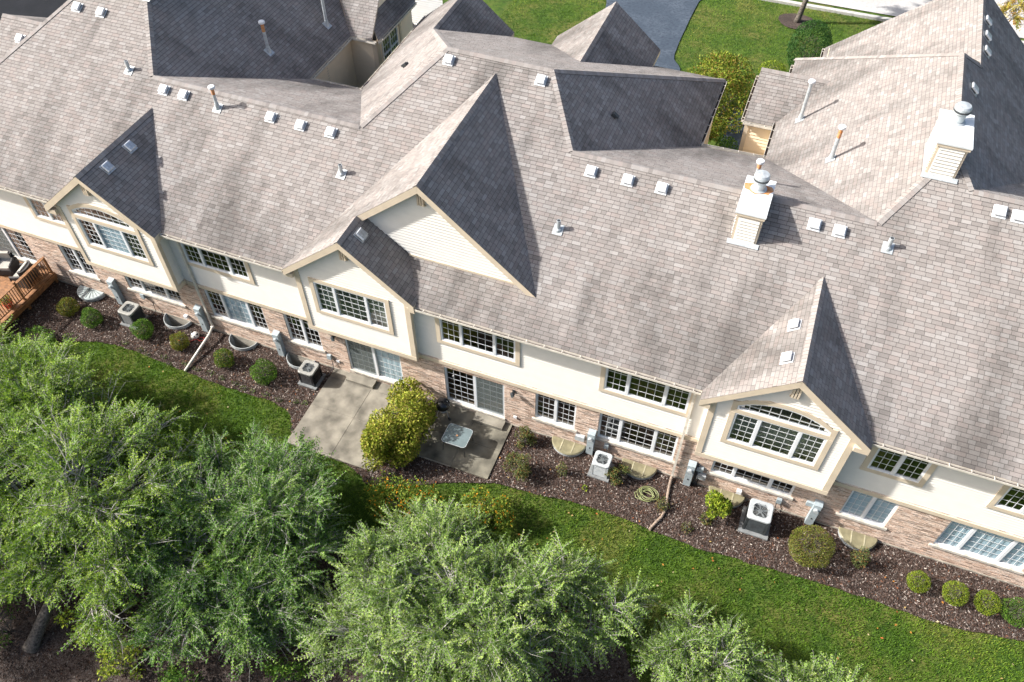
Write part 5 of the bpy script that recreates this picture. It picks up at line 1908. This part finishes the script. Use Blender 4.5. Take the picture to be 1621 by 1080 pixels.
def deck_chair(x, y, rz, label):
    root = empty('wicker_armchair', (x, y, DZ), rz)
    tag(root, label, 'chair', 'armchairs on the deck')
    b = MB()
    b.box(-0.34, 0.34, -0.34, 0.34, 0.06, 0.34)
    b.build('seat_base', 'wicker', root)
    for sx in (-1, 1):
        b = MB()
        b.tube([(sx * 0.40, -0.34, 0.30), (sx * 0.41, -0.30, 0.56), (sx * 0.41, 0.0, 0.60), (sx * 0.38, 0.30, 0.66)], 0.055, 10)
        b.box(sx * 0.40 - 0.04, sx * 0.40 + 0.04, -0.33, 0.33, 0.02, 0.54)
        b.build('arm', 'wicker', root)
    b = MB()
    pts = [(0.40 * math.cos(a), 0.22 + 0.20 * math.sin(a), 0) for a in np.linspace(0, math.pi, 11)]
    vs = []
    for x_, y_, _ in pts:
        vs += [(x_, y_, 0.30), (x_ * 1.04, y_ * 1.06, 0.92), (x_ * 0.86, y_ - 0.09, 0.90), (x_ * 0.84, y_ - 0.08, 0.30)]
    fs = []
    for i in range(10):
        for j in range(3):
            fs.append((4 * i + j, 4 * i + j + 1, 4 * i + 4 + j + 1, 4 * i + 4 + j))
    b.add(vs, fs)
    b.build('backrest', 'wicker', root)
    b = MB()
    b.prism(rrect(0.66, 0.62, 0.08), 0.3405, 0.46)
    b.build('seat_cushion', 'cushion', root)
    b = MB()
    b.obox((0, 0.27, 0.70), (1, 0, 0), (0, 1, 0.25), (0, -0.25, 1), 0.29, 0.06, 0.24)
    b.build('back_cushion', 'cushion', root)
    for sx in (-1, 1):
        for sy in (-1, 1):
            l = MB()
            l.box(sx * 0.30 - 0.03, sx * 0.30 + 0.03, sy * 0.28 - 0.03, sy * 0.28 + 0.03, 0, 0.0595)
            l.build('foot', 'wicker', root)
deck_chair(-19.55, -0.95, math.radians(-80), 'dark wicker armchair with pale cushions against the deck railing')
deck_chair(-20.75, -0.75, math.radians(20), 'dark wicker armchair by the glass door on the deck')
root = empty('flower_pot', (-19.15, -2.45, DZ))
tag(root, 'red pot of yellow flowers on the deck behind the railing', 'flower pot')
b = MB()
b.lathe((0, 0, 0), [(0.13, 0), (0.19, 0.25), (0.21, 0.26), (0.21, 0.30)], 20)
b.build('pot', 'red_pot', root)

# ------------------------------------------------------------------ plants
def unit(a):
    return a / (np.linalg.norm(a, axis=1, keepdims=True) + 1e-9)

def leaf_quads(base, axis, normal, L, Wd, fold=0.0):
    """rhombic leaves: base point, direction, facing"""
    axis = unit(axis)
    side = unit(np.cross(normal, axis))
    nr = np.cross(axis, side)
    mid = base + axis * (L * 0.5)[:, None]
    tip = base + axis * L[:, None] - nr * (L * 0.12)[:, None]
    a = mid + side * (Wd * 0.5)[:, None]
    b = mid - side * (Wd * 0.5)[:, None]
    return np.stack([base, b, tip, a], 1).reshape(-1, 3)

def leaf_cols(r, n, pal, w=None, jit=0.22):
    pal = np.array(pal)
    i = r.choice(len(pal), n, p=w)
    return pal[i] * r.uniform(1 - jit, 1 + jit, (n, 1))

def spray_leaves(r, o, d, Ls, pairs, lL, lW, droop=0.25):
    """pinnate sprays: o origins, d directions -> leaf quads and twig ribbons"""
    n = len(o)
    d = unit(d)
    up = np.tile(np.array([[0, 0, 1.0]]), (n, 1)) + r.normal(0, 0.35, (n, 3))
    side = unit(np.cross(up, d))
    nrm = np.cross(d, side)
    quads = []
    for j in range(pairs):
        t = (j + 0.6) / pairs
        pos = o + d * (Ls * t)[:, None] - np.array([[0, 0, 1.0]]) * (droop * Ls * t * t)[:, None]
        taper = 1.0 - 0.45 * abs(t - 0.35)
        for sg in (-1, 1):
            ax = side * sg * 0.85 + d * (0.55 + 0.5 * t) + r.normal(0, 0.18, (n, 3))
            nn = nrm + r.normal(0, 0.40, (n, 3))
            quads.append(leaf_quads(pos, ax, nn, lL * taper * r.uniform(0.75, 1.2, n), lW * taper * r.uniform(0.8, 1.2, n)))
    end = o + d * Ls[:, None] - np.array([[0, 0, 1.0]]) * (droop * Ls)[:, None]
    mid = o + d * (Ls * 0.5)[:, None] - np.array([[0, 0, 1.0]]) * (droop * Ls * 0.25)[:, None]
    w = 0.006
    tw = [np.stack([o - side * w, o + side * w, mid + side * w * 0.7, mid - side * w * 0.7], 1).reshape(-1, 3),
          np.stack([mid - side * w * 0.7, mid + side * w * 0.7, end + side * w * 0.3, end - side * w * 0.3], 1).reshape(-1, 3)]
    return np.concatenate(quads), np.concatenate(tw)

def bez(p0, p1, p2, n):
    return [tuple((1 - t) ** 2 * p0[i] + 2 * t * (1 - t) * p1[i] + t * t * p2[i] for i in range(3)) for t in (k / n for k in range(n + 1))]

def tree(name, label, base, fork, lobes, n_sprays, pal, palw, seed, leafL=0.092, leafW=0.047, sprayL=(0.30, 0.78), pairs=6, trunk_r=0.16, group=None, bare=0.20, cat='tree'):
    r = np.random.default_rng(seed)
    rnd = random.Random(seed)
    root = empty(name)
    tag(root, label, cat, group)
    base, fork = np.array(base, float), np.array(fork, float)
    tb = MB()
    midp = (base + fork) / 2 + np.array([rnd.uniform(-.25, .25), rnd.uniform(-.25, .25), 0])
    tr = bez(base, midp, fork, 10)
    tb.tube(tr, [trunk_r * (1.35 if i == 0 else 1.1 - 0.045 * i) for i in range(11)], 10)
    br = MB()
    O, D = [], []
    clumps = []
    for (cx, cy, cz, rad) in lobes:
        c = np.array([cx, cy, cz])
        m_ = (fork + c) / 2 + np.array([rnd.uniform(-.4, .4), rnd.uniform(-.4, .4), rnd.uniform(-0.5, 0.1)])
        limb = bez(fork, m_, c + np.array([0, 0, rad * 0.1]), 8)
        tb.tube(limb, [trunk_r * (0.62 - 0.055 * i) for i in range(9)], 7)
        k = max(5, int(9 * rad / 1.6))
        for q in range(k):
            a = 2 * math.pi * (q + rnd.uniform(-.3, .3)) / k * 1.618 * 2
            el = rnd.uniform(-0.35, 1.25)
            dr = np.array([math.cos(a) * math.cos(el), math.sin(a) * math.cos(el), math.sin(el) * 0.8])
            f_ = rnd.uniform(0.55, 0.95)
            clumps.append((c + dr * rad * f_, rad * rnd.uniform(0.30, 0.48), limb, dr))
    tot = sum(l[1] ** 2 for l in clumps)
    for (c, rad, limb, dr) in clumps:
        nl = int(n_sprays * rad * rad / tot)
        st = np.array(limb[rnd.randint(3, 8)])
        mm = (st + c) / 2 + np.array([rnd.uniform(-.15, .15), rnd.uniform(-.15, .15), rnd.uniform(0.0, 0.25)])
        main_ = bez(st, mm, c, 5)
        br.tube(main_, [0.040 - 0.005 * i for i in range(6)], 6, cap=False)
        nb = max(5, nl // 12)
        dirs = r.normal(0, 1, (nb, 3)) + dr * 0.55
        dirs[:, 2] = dirs[:, 2] * 0.75 + 0.15
        dirs = unit(dirs)
        for k in range(nb):
            reach = rad * rnd.uniform(0.7, 1.35)
            end = c + dirs[k] * np.array([reach, reach, reach * 0.8])
            s1 = np.array(main_[rnd.randint(2, 5)])
            m1 = (s1 + end) / 2 + np.array([rnd.uniform(-.12, .12), rnd.uniform(-.12, .12), rnd.uniform(0.0, 0.15)])
            pth = bez(s1, m1, end, 5)
            rr = rnd.uniform(0.010, 0.019)
            br.tube(pth, [rr * (1.25 - 0.17 * i) for i in range(6)], 4, cap=False)
            if rnd.random() < bare:
                e2 = end + dirs[k] * rnd.uniform(0.2, 0.45) + r.normal(0, 0.08, 3)
                br.tube([tuple(end), tuple(e2)], [rr * 0.3, rr * 0.12], 4, cap=False)
                continue
            ns = max(5, nl // nb)
            for q in range(ns):
                f_ = rnd.uniform(0.25, 1.0)
                i0 = min(4, int(f_ * 5))
                s0 = np.array(pth[i0]) + (np.array(pth[i0 + 1]) - np.array(pth[i0])) * (f_ * 5 - i0)
                dd = np.array(pth[i0 + 1]) - np.array(pth[i0])
                dd = dd / np.linalg.norm(dd)
                O.append(s0)
                D.append(dd * 0.6 + dirs[k] * 0.3 + r.normal(0, 0.55, 3) + np.array([0, 0, 0.08]))
    O, D = np.array(O), np.array(D)
    Ls = r.uniform(sprayL[0], sprayL[1], len(O))
    lq, tw = spray_leaves(r, O, D, Ls, pairs, leafL, leafW)
    n = len(O)
    pc = leaf_cols(r, n, pal, palw, 0.15)
    cols = np.concatenate([pc] * (2 * pairs)) * r.uniform(0.8, 1.2, (n * 2 * pairs, 1))
    tb.build('trunk', 'bark', root, smooth=True)
    br.build('branches', 'twig', root, smooth=True, kind='stuff')
    np_mesh('twigs', tw, 4, 'twig', None, root, kind='stuff')
    np_mesh('crown', lq, 4, 'leaf', cols, root)
    return len(cols)

def bush(name, label, loc, rx, ry, rz, n, pal, seed, leafL=0.05, leafW=0.03, group=None, palw=None, lump=0.14, flat=0.0, stems=3, mat='leaf', cat='shrub', inner=0.25, flowers=None, lift=0.0, balls=0):
    """dense shrub: leaves through an uneven shell, dark inside, short stems"""
    r = np.random.default_rng(seed)
    root = empty(name, loc)
    tag(root, label, cat, group)
    d = unit(r.normal(0, 1, (n, 3)))
    off = np.zeros((n, 3))
    if balls:      # several overlapping rounded masses instead of one
        bd = unit(r.normal(0, 1, (balls, 3)) + np.array([0, 0, 0.25]))
        bi = r.integers(0, balls, n)
        bs = r.uniform(0.26, 0.52, balls)
        off = bd[bi] * (1.04 - bs[bi] * 0.85)[:, None] * np.array([rx, ry, rz])
        d0 = d
    ph = r.uniform(0, 6.28, 12)
    fq = r.uniform(2.0, 5.0, (6, 3))
    w = sum(np.sin(d @ fq[i] + ph[i]) for i in range(6)) / 6
    rad = 1 + lump * w * 2.0
    depth = 1 - inner * r.random(n) ** 2
    p = d * (rad * depth)[:, None] * np.array([rx, ry, rz])
    if balls:
        sc_ = min(rx, ry, rz) * 0.55 + 0.45 * np.array([rx, ry, rz])
        p = off + d * (rad * depth * bs[bi])[:, None] * sc_
    p[:, 2] += rz * 0.92 + lift
    p[:, 2] = np.maximum(p[:, 2], 0.03 + lift * 0.5)
    ax = d + r.normal(0, 0.75, (n, 3))
    ax[:, 2] += 0.15
    nn = d * 0.9 + np.array([0, 0, 0.5]) + r.normal(0, 0.45, (n, 3))
    L = leafL * r.uniform(0.7, 1.25, n)
    v = leaf_quads(p, ax, nn, L, leafW * r.uniform(0.8, 1.2, n))
    cols = leaf_cols(r, n, pal, palw)
    if flowers:
        k = r.random(n) < flowers[1]
        k &= d[:, 2] > -0.1
        cols[k] = np.array(flowers[0]) * r.uniform(0.8, 1.2, (k.sum(), 1))
    np_mesh('foliage', v, 4, mat, cols, root)
    s = MB()
    for i in range(stems):
        a = 6.28 * i / stems + r.uniform(0, 1)
        s.tube([(0.05 * math.cos(a), 0.05 * math.sin(a), -0.03), (rx * 0.25 * math.cos(a), ry * 0.25 * math.sin(a), rz * 0.5 + lift), (rx * 0.6 * math.cos(a), ry * 0.6 * math.sin(a), rz * 1.2 + lift)], [0.022, 0.015, 0.006], 5)
    s.build('stem', 'bark', root)
    # twiggy core that stops the eye from looking straight through
    c = MB()
    q = unit(r.normal(0, 1, (160, 3)))
    vs = q * np.array([rx, ry, rz]) * 0.5
    vs[:, 2] = np.maximum(vs[:, 2] + rz * 0.92 + lift, 0.02)
    for k in range(0, 160, 2):
        c.bar(tuple(vs[k]), tuple(vs[k] * 0.55 + np.array([0, 0, (rz * 0.92 + lift) * 0.45])), 0.012, 0.012)
    c.build('inner_twigs', 'bark', root, kind='stuff')
    return root

GREEN = [(0.058, 0.143, 0.016), (0.091, 0.195, 0.021), (0.039, 0.098, 0.013), (0.143, 0.234, 0.029)]
OLIVE = [(0.13, 0.163, 0.018), (0.182, 0.202, 0.023), (0.078, 0.117, 0.016), (0.202, 0.15, 0.026)]
LIME = [(0.247, 0.312, 0.026), (0.169, 0.247, 0.021), (0.312, 0.351, 0.039), (0.104, 0.169, 0.016)]
DULL = [(0.117, 0.156, 0.046), (0.078, 0.111, 0.029), (0.169, 0.182, 0.065), (0.058, 0.085, 0.023), (0.208, 0.117, 0.039)]
SHR = 'clipped round shrubs along the back wall'
bush('round_shrub', 'clipped round olive shrub beside the ribbed well cover', (-17.20, -1.38, 0), 0.40, 0.40, 0.36, 2600, OLIVE, 31, group=SHR)
bush('round_shrub', 'clipped round green shrub between ribbed well cover and air conditioner', (-15.80, -1.52, 0), 0.42, 0.42, 0.40, 2800, GREEN, 32, group=SHR)
bush('round_shrub', 'clipped round green shrub just right of the grey topped air conditioner', (-13.36, -1.30, 0), 0.43, 0.43, 0.42, 2900, GREEN, 33, group=SHR)
bush('round_shrub', 'clipped round olive shrub just left of the white drain pipe', (-11.56, -1.28, 0), 0.36, 0.36, 0.36, 2300, OLIVE, 34, group=SHR)
bush('round_shrub', 'clipped round olive green shrub just right of the white drain pipe', (-9.30, -1.40, 0), 0.39, 0.39, 0.40, 2600, [GREEN[0], OLIVE[0], OLIVE[1], GREEN[2]], 35, group=SHR)
bush('round_shrub', 'clipped round green shrub nearest the black sided air conditioner', (-7.37, -1.46, 0), 0.50, 0.48, 0.46, 3400, GREEN, 36, group=SHR)
YG = [(0.203, 0.27, 0.019), (0.128, 0.203, 0.016), (0.257, 0.304, 0.027), (0.074, 0.128, 0.014)]
bush('round_shrub', 'small yellow green ball shrub farthest along from the meter pedestals', (17.71, -1.24, 0), 0.36, 0.36, 0.35, 3000, YG, 37, 0.035, 0.02, group='yellow green ball shrubs in a row', lump=0.04)
bush('round_shrub', 'yellow green ball shrub second from the sapling in the row', (18.86, -1.25, 0), 0.40, 0.40, 0.40, 3400, YG, 38, 0.035, 0.02, group='yellow green ball shrubs in a row', lump=0.04)
bush('round_shrub', 'yellow green ball shrub third from the sapling in the row', (19.86, -1.20, 0), 0.39, 0.39, 0.38, 3300, YG, 39, 0.035, 0.02, group='yellow green ball shrubs in a row', lump=0.04)
bush('round_shrub', 'darker green ball shrub at the end of the yellow green row', (20.72, -1.22, 0), 0.48, 0.46, 0.42, 3800, GREEN, 40, 0.035, 0.02, group='yellow green ball shrubs in a row', lump=0.05)
bush('ball_shrub', 'large rounded olive shrub with reddish base in front of a pedestal', (14.14, -1.40, 0), 0.74, 0.72, 0.66, 6500, [(0.140, 0.170, 0.025), (0.180, 0.205, 0.035), (0.085, 0.110, 0.018), (0.190, 0.140, 0.045)], 41, 0.045, 0.026, lump=0.05)
bush('leafy_bush', 'upright bright yellow green bush on bare stems beside the large air conditioner', (10.80, -1.10, 0), 0.46, 0.44, 0.52, 2200, LIME, 42, 0.085, 0.055, lump=0.14, balls=9, lift=0.32, stems=5)
bush('low_plant', 'small blue green plant at the foot of the yellow green bush', (10.62, -1.38, 0), 0.22, 0.20, 0.14, 350, DULL, 43, 0.06, 0.03, lump=0.2)
bush('leafy_shrub', 'large yellow green leafy shrub growing between the two patios', (-0.98, -2.15, 0), 1.10, 2.15, 1.08, 16000, [(0.290, 0.320, 0.035), (0.210, 0.260, 0.026), (0.370, 0.380, 0.060), (0.130, 0.180, 0.018), (0.320, 0.270, 0.060)], 44, 0.105, 0.062, lump=0.10, stems=7, inner=0.4, balls=26)
bush('rose_bush', 'loose dull green shrub against the brick at the darker patio corner', (3.40, -0.66, 0), 0.48, 0.42, 0.42, 1500, DULL, 45, 0.065, 0.036, lump=0.25, balls=9, inner=0.5)
bush('rose_bush', 'loose dull green shrub on the mulch beside the darker patio edge', (3.72, -1.95, 0), 0.52, 0.50, 0.52, 2000, DULL, 46, 0.065, 0.036, lump=0.22, balls=9, inner=0.5)
bush('rose_bush', 'loose bronze green shrub just right of the light grey air conditioner', (7.28, -0.92, 0), 0.52, 0.38, 0.42, 1200, DULL, 47, 0.065, 0.034, lump=0.28, balls=9, inner=0.6)
bush('sapling', 'thin dull green sapling in front of a beige well cover by pedestal', (5.22, -1.40, 0), 0.20, 0.20, 0.36, 330, DULL, 48, 0.06, 0.03, lump=0.3, inner=0.7, cat='plant')
bush('sapling', 'thin leafy sapling in front of the well cover near ball shrubs', (15.78, -1.14, 0), 0.27, 0.25, 0.46, 800, DULL, 49, 0.06, 0.035, lump=0.3, inner=0.6, cat='plant')
bush('sapling', 'scraggly green plant beside the brown drain hose', (9.0, -1.45, 0), 0.22, 0.30, 0.26, 420, DULL, 50, 0.055, 0.03, lump=0.3, inner=0.7, cat='plant')
bush('weed', 'tiny bright green weed on the mulch near the garden hose', (6.22, -1.68, 0), 0.09, 0.09, 0.06, 40, LIME, 51, 0.07, 0.04, stems=1, cat='plant')
bush('sapling', 'sparse twiggy plant on the mulch below the yellow green bush', (10.05, -1.95, 0), 0.20, 0.18, 0.14, 150, DULL, 52, 0.06, 0.03, lump=0.3, inner=0.7, cat='plant')
# low weeds along the edge of the left bed
for i in range(16):
    x = -13.8 + i * 0.58 + random.uniform(-0.2, 0.2)
    bush('weed', 'pale green weeds scattered along the grass edge of the left bed', (x, -1.95 - random.uniform(0, 0.35), 0), 0.10 + random.random() * 0.08, 0.09, 0.045, 36, [(0.16, 0.20, 0.07), (0.10, 0.15, 0.04)], 600 + i, 0.06, 0.034,
         group='weeds along the left bed', stems=1, cat='plant', lump=0.3)
pf = bush('flowers', 'yellow flowers with green leaves in the red pot', (-19.15, -2.45, DZ + 0.30), 0.22, 0.22, 0.16, 500, GREEN, 53, 0.05, 0.03, flowers=((0.7, 0.45, 0.03), 0.25), cat='flowers', stems=3)
bush('low_shrub', 'dark spreading shrub with a few bright shoots below the deck', (-17.0, -3.25, 0), 0.9, 0.55, 0.42, 1600, GREEN, 54, 0.07, 0.035, lump=0.25, balls=9, inner=0.6)
bush('flowering_shrub', 'wide green shrub dotted with orange blooms behind the darker patio', (0.9, -4.95, 0), 2.1, 1.0, 0.85, 7000, [(0.110, 0.190, 0.022), (0.160, 0.240, 0.030), (0.065, 0.120, 0.016), (0.240, 0.280, 0.040)], 55, 0.085, 0.045, lump=0.22, inner=0.6, flowers=((0.75, 0.30, 0.02), 0.085), stems=6, balls=18)
bush('flowering_shrub', 'leafy green shrub with orange blooms beside the sage green tree', (3.3, -4.1, 0), 1.1, 0.8, 0.75, 3400, [(0.110, 0.190, 0.022), (0.170, 0.240, 0.030), (0.065, 0.120, 0.016), (0.250, 0.280, 0.040)], 56, 0.085, 0.045, lump=0.22, inner=0.6, flowers=((0.75, 0.30, 0.02), 0.10), stems=5, balls=10)
bush('leafy_bush', 'bright yellow green undergrowth at the foot of the leaning grey trunk', (-7.0, -12.3, 0), 1.0, 0.9, 0.75, 1500, LIME, 57, 0.11, 0.055, lump=0.25, balls=9, inner=0.7, stems=5)
bush('leafy_bush', 'dark green undergrowth in the shade left of the leaning grey trunk', (-9.6, -13.4, 0), 0.9, 0.9, 0.9, 1500, GREEN, 58, 0.09, 0.045, lump=0.25, balls=9, inner=0.7, stems=5)

for i, (x, y, a, h, n_) in enumerate(((-5.2, -12.9, 0.9, 0.7, 1100), (-3.2, -13.0, 0.8, 0.55, 800), (-11.4, -12.4, 1.2, 0.9, 1500), (-0.4, -11.4, 0.7, 0.5, 700))):
    bush('undergrowth', ['leafy undergrowth right of the yellow green bush at the leaning trunk', 'sparse undergrowth at the foot of the deep green tree', 'dark leafy undergrowth between the two left trunks', 'low undergrowth between the deep green and sage green trees'][i],
         (x, y, 0), a, a * 0.8, h, n_, [LIME, GREEN, GREEN, GREEN][i], 590 + i, 0.10, 0.05, lump=0.25, inner=0.7, stems=5, balls=9)
# garden trees in the foreground
YEL = [(0.185, 0.302, 0.03), (0.13, 0.234, 0.026), (0.255, 0.364, 0.042), (0.078, 0.156, 0.019)]
MIDG = [(0.12, 0.234, 0.037), (0.082, 0.177, 0.032), (0.185, 0.302, 0.054), (0.05, 0.112, 0.023)]
SAGE = [(0.201, 0.317, 0.066), (0.144, 0.239, 0.048), (0.282, 0.383, 0.087), (0.09, 0.155, 0.033)]
PW = [0.35, 0.3, 0.2, 0.15]
GT = 'feathery trees behind the lawn'
nleaf = 0
nleaf += tree('feathery_tree', 'broad yellow green feathery tree on a leaning grey trunk', (-8.6, -13.6, -0.05), (-8.1, -11.2, 1.9),
     [(-10.59, -9.23, 2.66, 2.2), (-8.1, -8.98, 3.04, 2.31), (-9.5, -7.8500000000000005, 2.81, 1.5), (-6.69, -10.4, 2.36, 1.76), (-11.56, -7.6, 2.43, 1.87), (-11.18, -10.83, 2.2, 1.87), (-6.3, -11.9, 1.52, 1.32), (-12.19, -9.19, 2.13, 1.65), (-8.52, -11.02, 2.28, 1.54), (-8.56, -6.52, 1.9, 1.35), (-6.59, -6.87, 1.9, 1.3), (-11.33, -5.9, 2.0, 1.3), (-4.86, -9.17, 2.2, 1.4), (-9.04, -11.3, 2.3, 1.3)], 15500, YEL, PW, 71, trunk_r=0.20, group=GT)
nleaf += tree('feathery_tree', 'deep green feathery tree shading the grass by the bare patio', (-3.9, -11.6, -0.05), (-3.5, -9.6, 1.7),
     [(-5.25, -8.0, 2.32, 1.6), (-3.0, -7.2, 2.13, 1.98), (-4.16, -9.65, 1.8, 1.76), (-1.85, -8.33, 1.67, 1.49), (-4.63, -6.5, 1.66, 1.1), (-2.51, -10.12, 1.42, 1.43), (-3.69, -11.27, 1.22, 1.32), (-1.39, -10.79, 0.97, 1.1), (-5.77, -10.19, 1.67, 1.43), (-5.42, -6.01, 1.7, 1.2), (-2.72, -5.94, 1.5, 1.1), (-1.44, -10.45, 1.5, 1.2), (-3.57, -10.26, 1.7, 1.2), (-0.87, -7.93, 1.4, 1.0)], 16000, MIDG, PW, 72, trunk_r=0.15, group=GT)
nleaf += tree('feathery_tree', 'yellow green feathery tree growing close to the deck', (-13.2, -7.6, -0.05), (-13.1, -7.1, 1.5),
     [(-14.66, -6.26, 2.22, 1.65), (-12.78, -6.43, 2.44, 1.76), (-15.96, -5.60, 1.85, 1.43), (-13.53, -8.12, 2.22, 1.76), (-17.11, -4.97, 1.41, 1.10), (-15.74, -7.73, 2.07, 1.65), (-17.35, -6.59, 1.48, 1.43)], 9500, YEL, PW, 73, trunk_r=0.14, group=GT)
nleaf += tree('feathery_tree', 'dark green feathery tree beyond the leaning grey trunk', (-14.6, -13.2, -0.05), (-14.2, -12.8, 1.9),
     [(-14.6, -12.0, 3.6, 1.8), (-12.6, -12.9, 3.3, 1.6), (-13.4, -14.4, 3.4, 1.7), (-11.8, -14.6, 2.6, 1.3), (-16.0, -10.4, 3.2, 1.7)], 5500, MIDG, PW, 77, trunk_r=0.17, group=GT)
nleaf += tree('feathery_tree', 'wide sage green feathery tree behind the orange flowering shrubs', (4.4, -9.4, -0.05), (4.4, -8.6, 1.3),
     [(1.7, -8.5, 2.6, 1.7), (3.4, -7.8, 3.1, 1.8), (4.7, -9.0, 3.0, 1.8), (6.1, -7.5, 2.8, 1.7), (7.7, -6.9, 2.4, 1.3), (4.6, -6.5, 2.4, 1.4), (2.5, -6.9, 2.2, 1.3), (2.8, -9.8, 2.2, 1.5), (6.3, -9.2, 2.3, 1.4), (8.7, -6.6, 2.1, 0.9), (4.6, -10.6, 1.9, 1.5), (1.3, -10.0, 1.7, 1.2), (7.0, -10.2, 1.6, 1.0)], 17000, SAGE, PW, 74, trunk_r=0.16, group=GT)
nleaf += tree('feathery_tree', 'small sage green feathery tree standing at the open grass', (11.5, -7.5, -0.05), (11.4, -7.1, 0.9),
     [(11.1, -6.9, 2.0, 1.1), (12.2, -6.7, 2.1, 0.95), (10.5, -7.5, 1.6, 0.9), (11.6, -7.8, 1.7, 0.9)], 3000, SAGE, PW, 75, trunk_r=0.09, group=GT)
nleaf += tree('feathery_tree', 'low sage green feathery tree farthest from the deck', (14.6, -7.0, -0.05), (14.6, -6.8, 0.8),
     [(14.1, -6.9, 1.6, 0.85), (15.2, -6.6, 1.6, 0.75)], 1500, SAGE, PW, 76, trunk_r=0.08, group=GT)

# front side: hedge, clipped evergreen, street trees
HED = [(0.195, 0.247, 0.026), (0.13, 0.189, 0.021), (0.26, 0.293, 0.039), (0.072, 0.124, 0.013), (0.247, 0.169, 0.039)]
bush('tall_shrub', 'big yellow green leafy shrub between the entrance wings', (5.7, 22.4, 0), 2.2, 3.3, 1.6, 13000, HED, 61, 0.13, 0.075, lump=0.10, stems=7, inner=0.4, balls=26)
bush('tall_shrub', 'dark leafy shrub in the shade of the entrance court', (7.0, 18.2, 0), 0.7, 1.3, 0.9, 2200, GREEN, 62, 0.11, 0.06, lump=0.15, stems=4, inner=0.5)
bush('evergreen_shrub', 'tall dark green clipped evergreen beside the gutter on the front lawn', (9.55, 28.9, 0), 1.15, 1.25, 1.55, 9000, [(0.022, 0.075, 0.014), (0.035, 0.100, 0.018), (0.015, 0.050, 0.010), (0.060, 0.130, 0.030)], 63, 0.09, 0.045, lump=0.05, stems=4)
bush('low_shrub', 'low yellow green shrub at the foot of the clipped evergreen', (7.95, 27.6, 0), 0.75, 0.7, 0.45, 2200, YG, 64, 0.07, 0.04, lump=0.1)
tree('street_tree', 'street tree in a mulch ring on the front lawn', (8.4, 34.3, -0.05), (8.8, 34.6, 2.9), [(8.2, 34.6, 5.2, 1.8), (10.4, 35.2, 4.6, 1.9), (9.2, 36.4, 5.4, 1.8), (12.0, 35.4, 4.4, 1.4)], 1700, GREEN, [0.25] * 4, 65, leafL=0.16, leafW=0.09, trunk_r=0.17)
tree('street_tree', 'golden leaved young tree across the lawn at the street edge', (19.6, 35.2, -0.05), (19.6, 35.0, 1.4), [(19.3, 34.0, 2.8, 1.0), (20.2, 34.9, 3.2, 1.1)], 500, [(0.35, 0.30, 0.05), (0.40, 0.22, 0.05), (0.25, 0.27, 0.05), (0.45, 0.35, 0.10)], [0.25] * 4, 66, leafL=0.14, leafW=0.08, trunk_r=0.08, bare=0.4)
ring = [(8.4 + (1.15 + 0.06 * math.sin(3 * a)) * math.cos(a), 34.3 + 0.95 * math.sin(a)) for a in np.linspace(0, 2 * math.pi, 29)[:-1]]
sheet('mulch_ring', ring, 0.0, 'mulch')

# lamp post in the entrance court
root = empty('path_lamp', (6.75, 17.6, 0))
tag(root, 'small post lamp in the shaded entrance court', 'lamp')
b = MB()
b.tube([(0, 0, -0.03), (0, 0, 1.3)], 0.04, 10)
b.build('post', 'dark_metal', root)
b = MB()
b.lathe((0, 0, 1.3005), [(0.06, 0), (0.12, 0.06), (0.13, 0.22), (0.03, 0.30)], 10)
b.build('lamp_head', 'ornament', root)

# timber deck of the neighbouring house beyond the left wing
root = empty('neighbour_deck', (-32.0, 12.6, 0))
tag(root, 'timber deck railing beyond the far left roof wing', 'deck')
d = MB()
d.box(-5, 0, -3.0, 0, 0.9, 1.0)
d.build('deck_floor', 'deck_wood', root)
for a, b_ in (((0, -3.0), (0, 0)), ((-5, 0), (0, 0))):
    d = MB()
    d.bar((a[0], a[1], 1.95), (b_[0], b_[1], 1.95), 0.12, 0.05)
    d.build('handrail', 'deck_wood', root)
    n = 14
    for i in range(n + 1):
        t = i / n
        d = MB()
        x, y = a[0] + (b_[0] - a[0]) * t, a[1] + (b_[1] - a[1]) * t
        d.box(x - 0.02, x + 0.02, y - 0.02, y + 0.02, 1.001, 1.92)
        d.build('baluster', 'deck_wood', root)
for x, y in ((-0.1, -0.1), (-0.1, -2.9), (-4.9, -0.1), (-4.9, -2.9)):
    d = MB()
    d.box(x - 0.06, x + 0.06, y - 0.06, y + 0.06, -0.05, 0.899)
    d.build('deck_post', 'deck_wood', root)
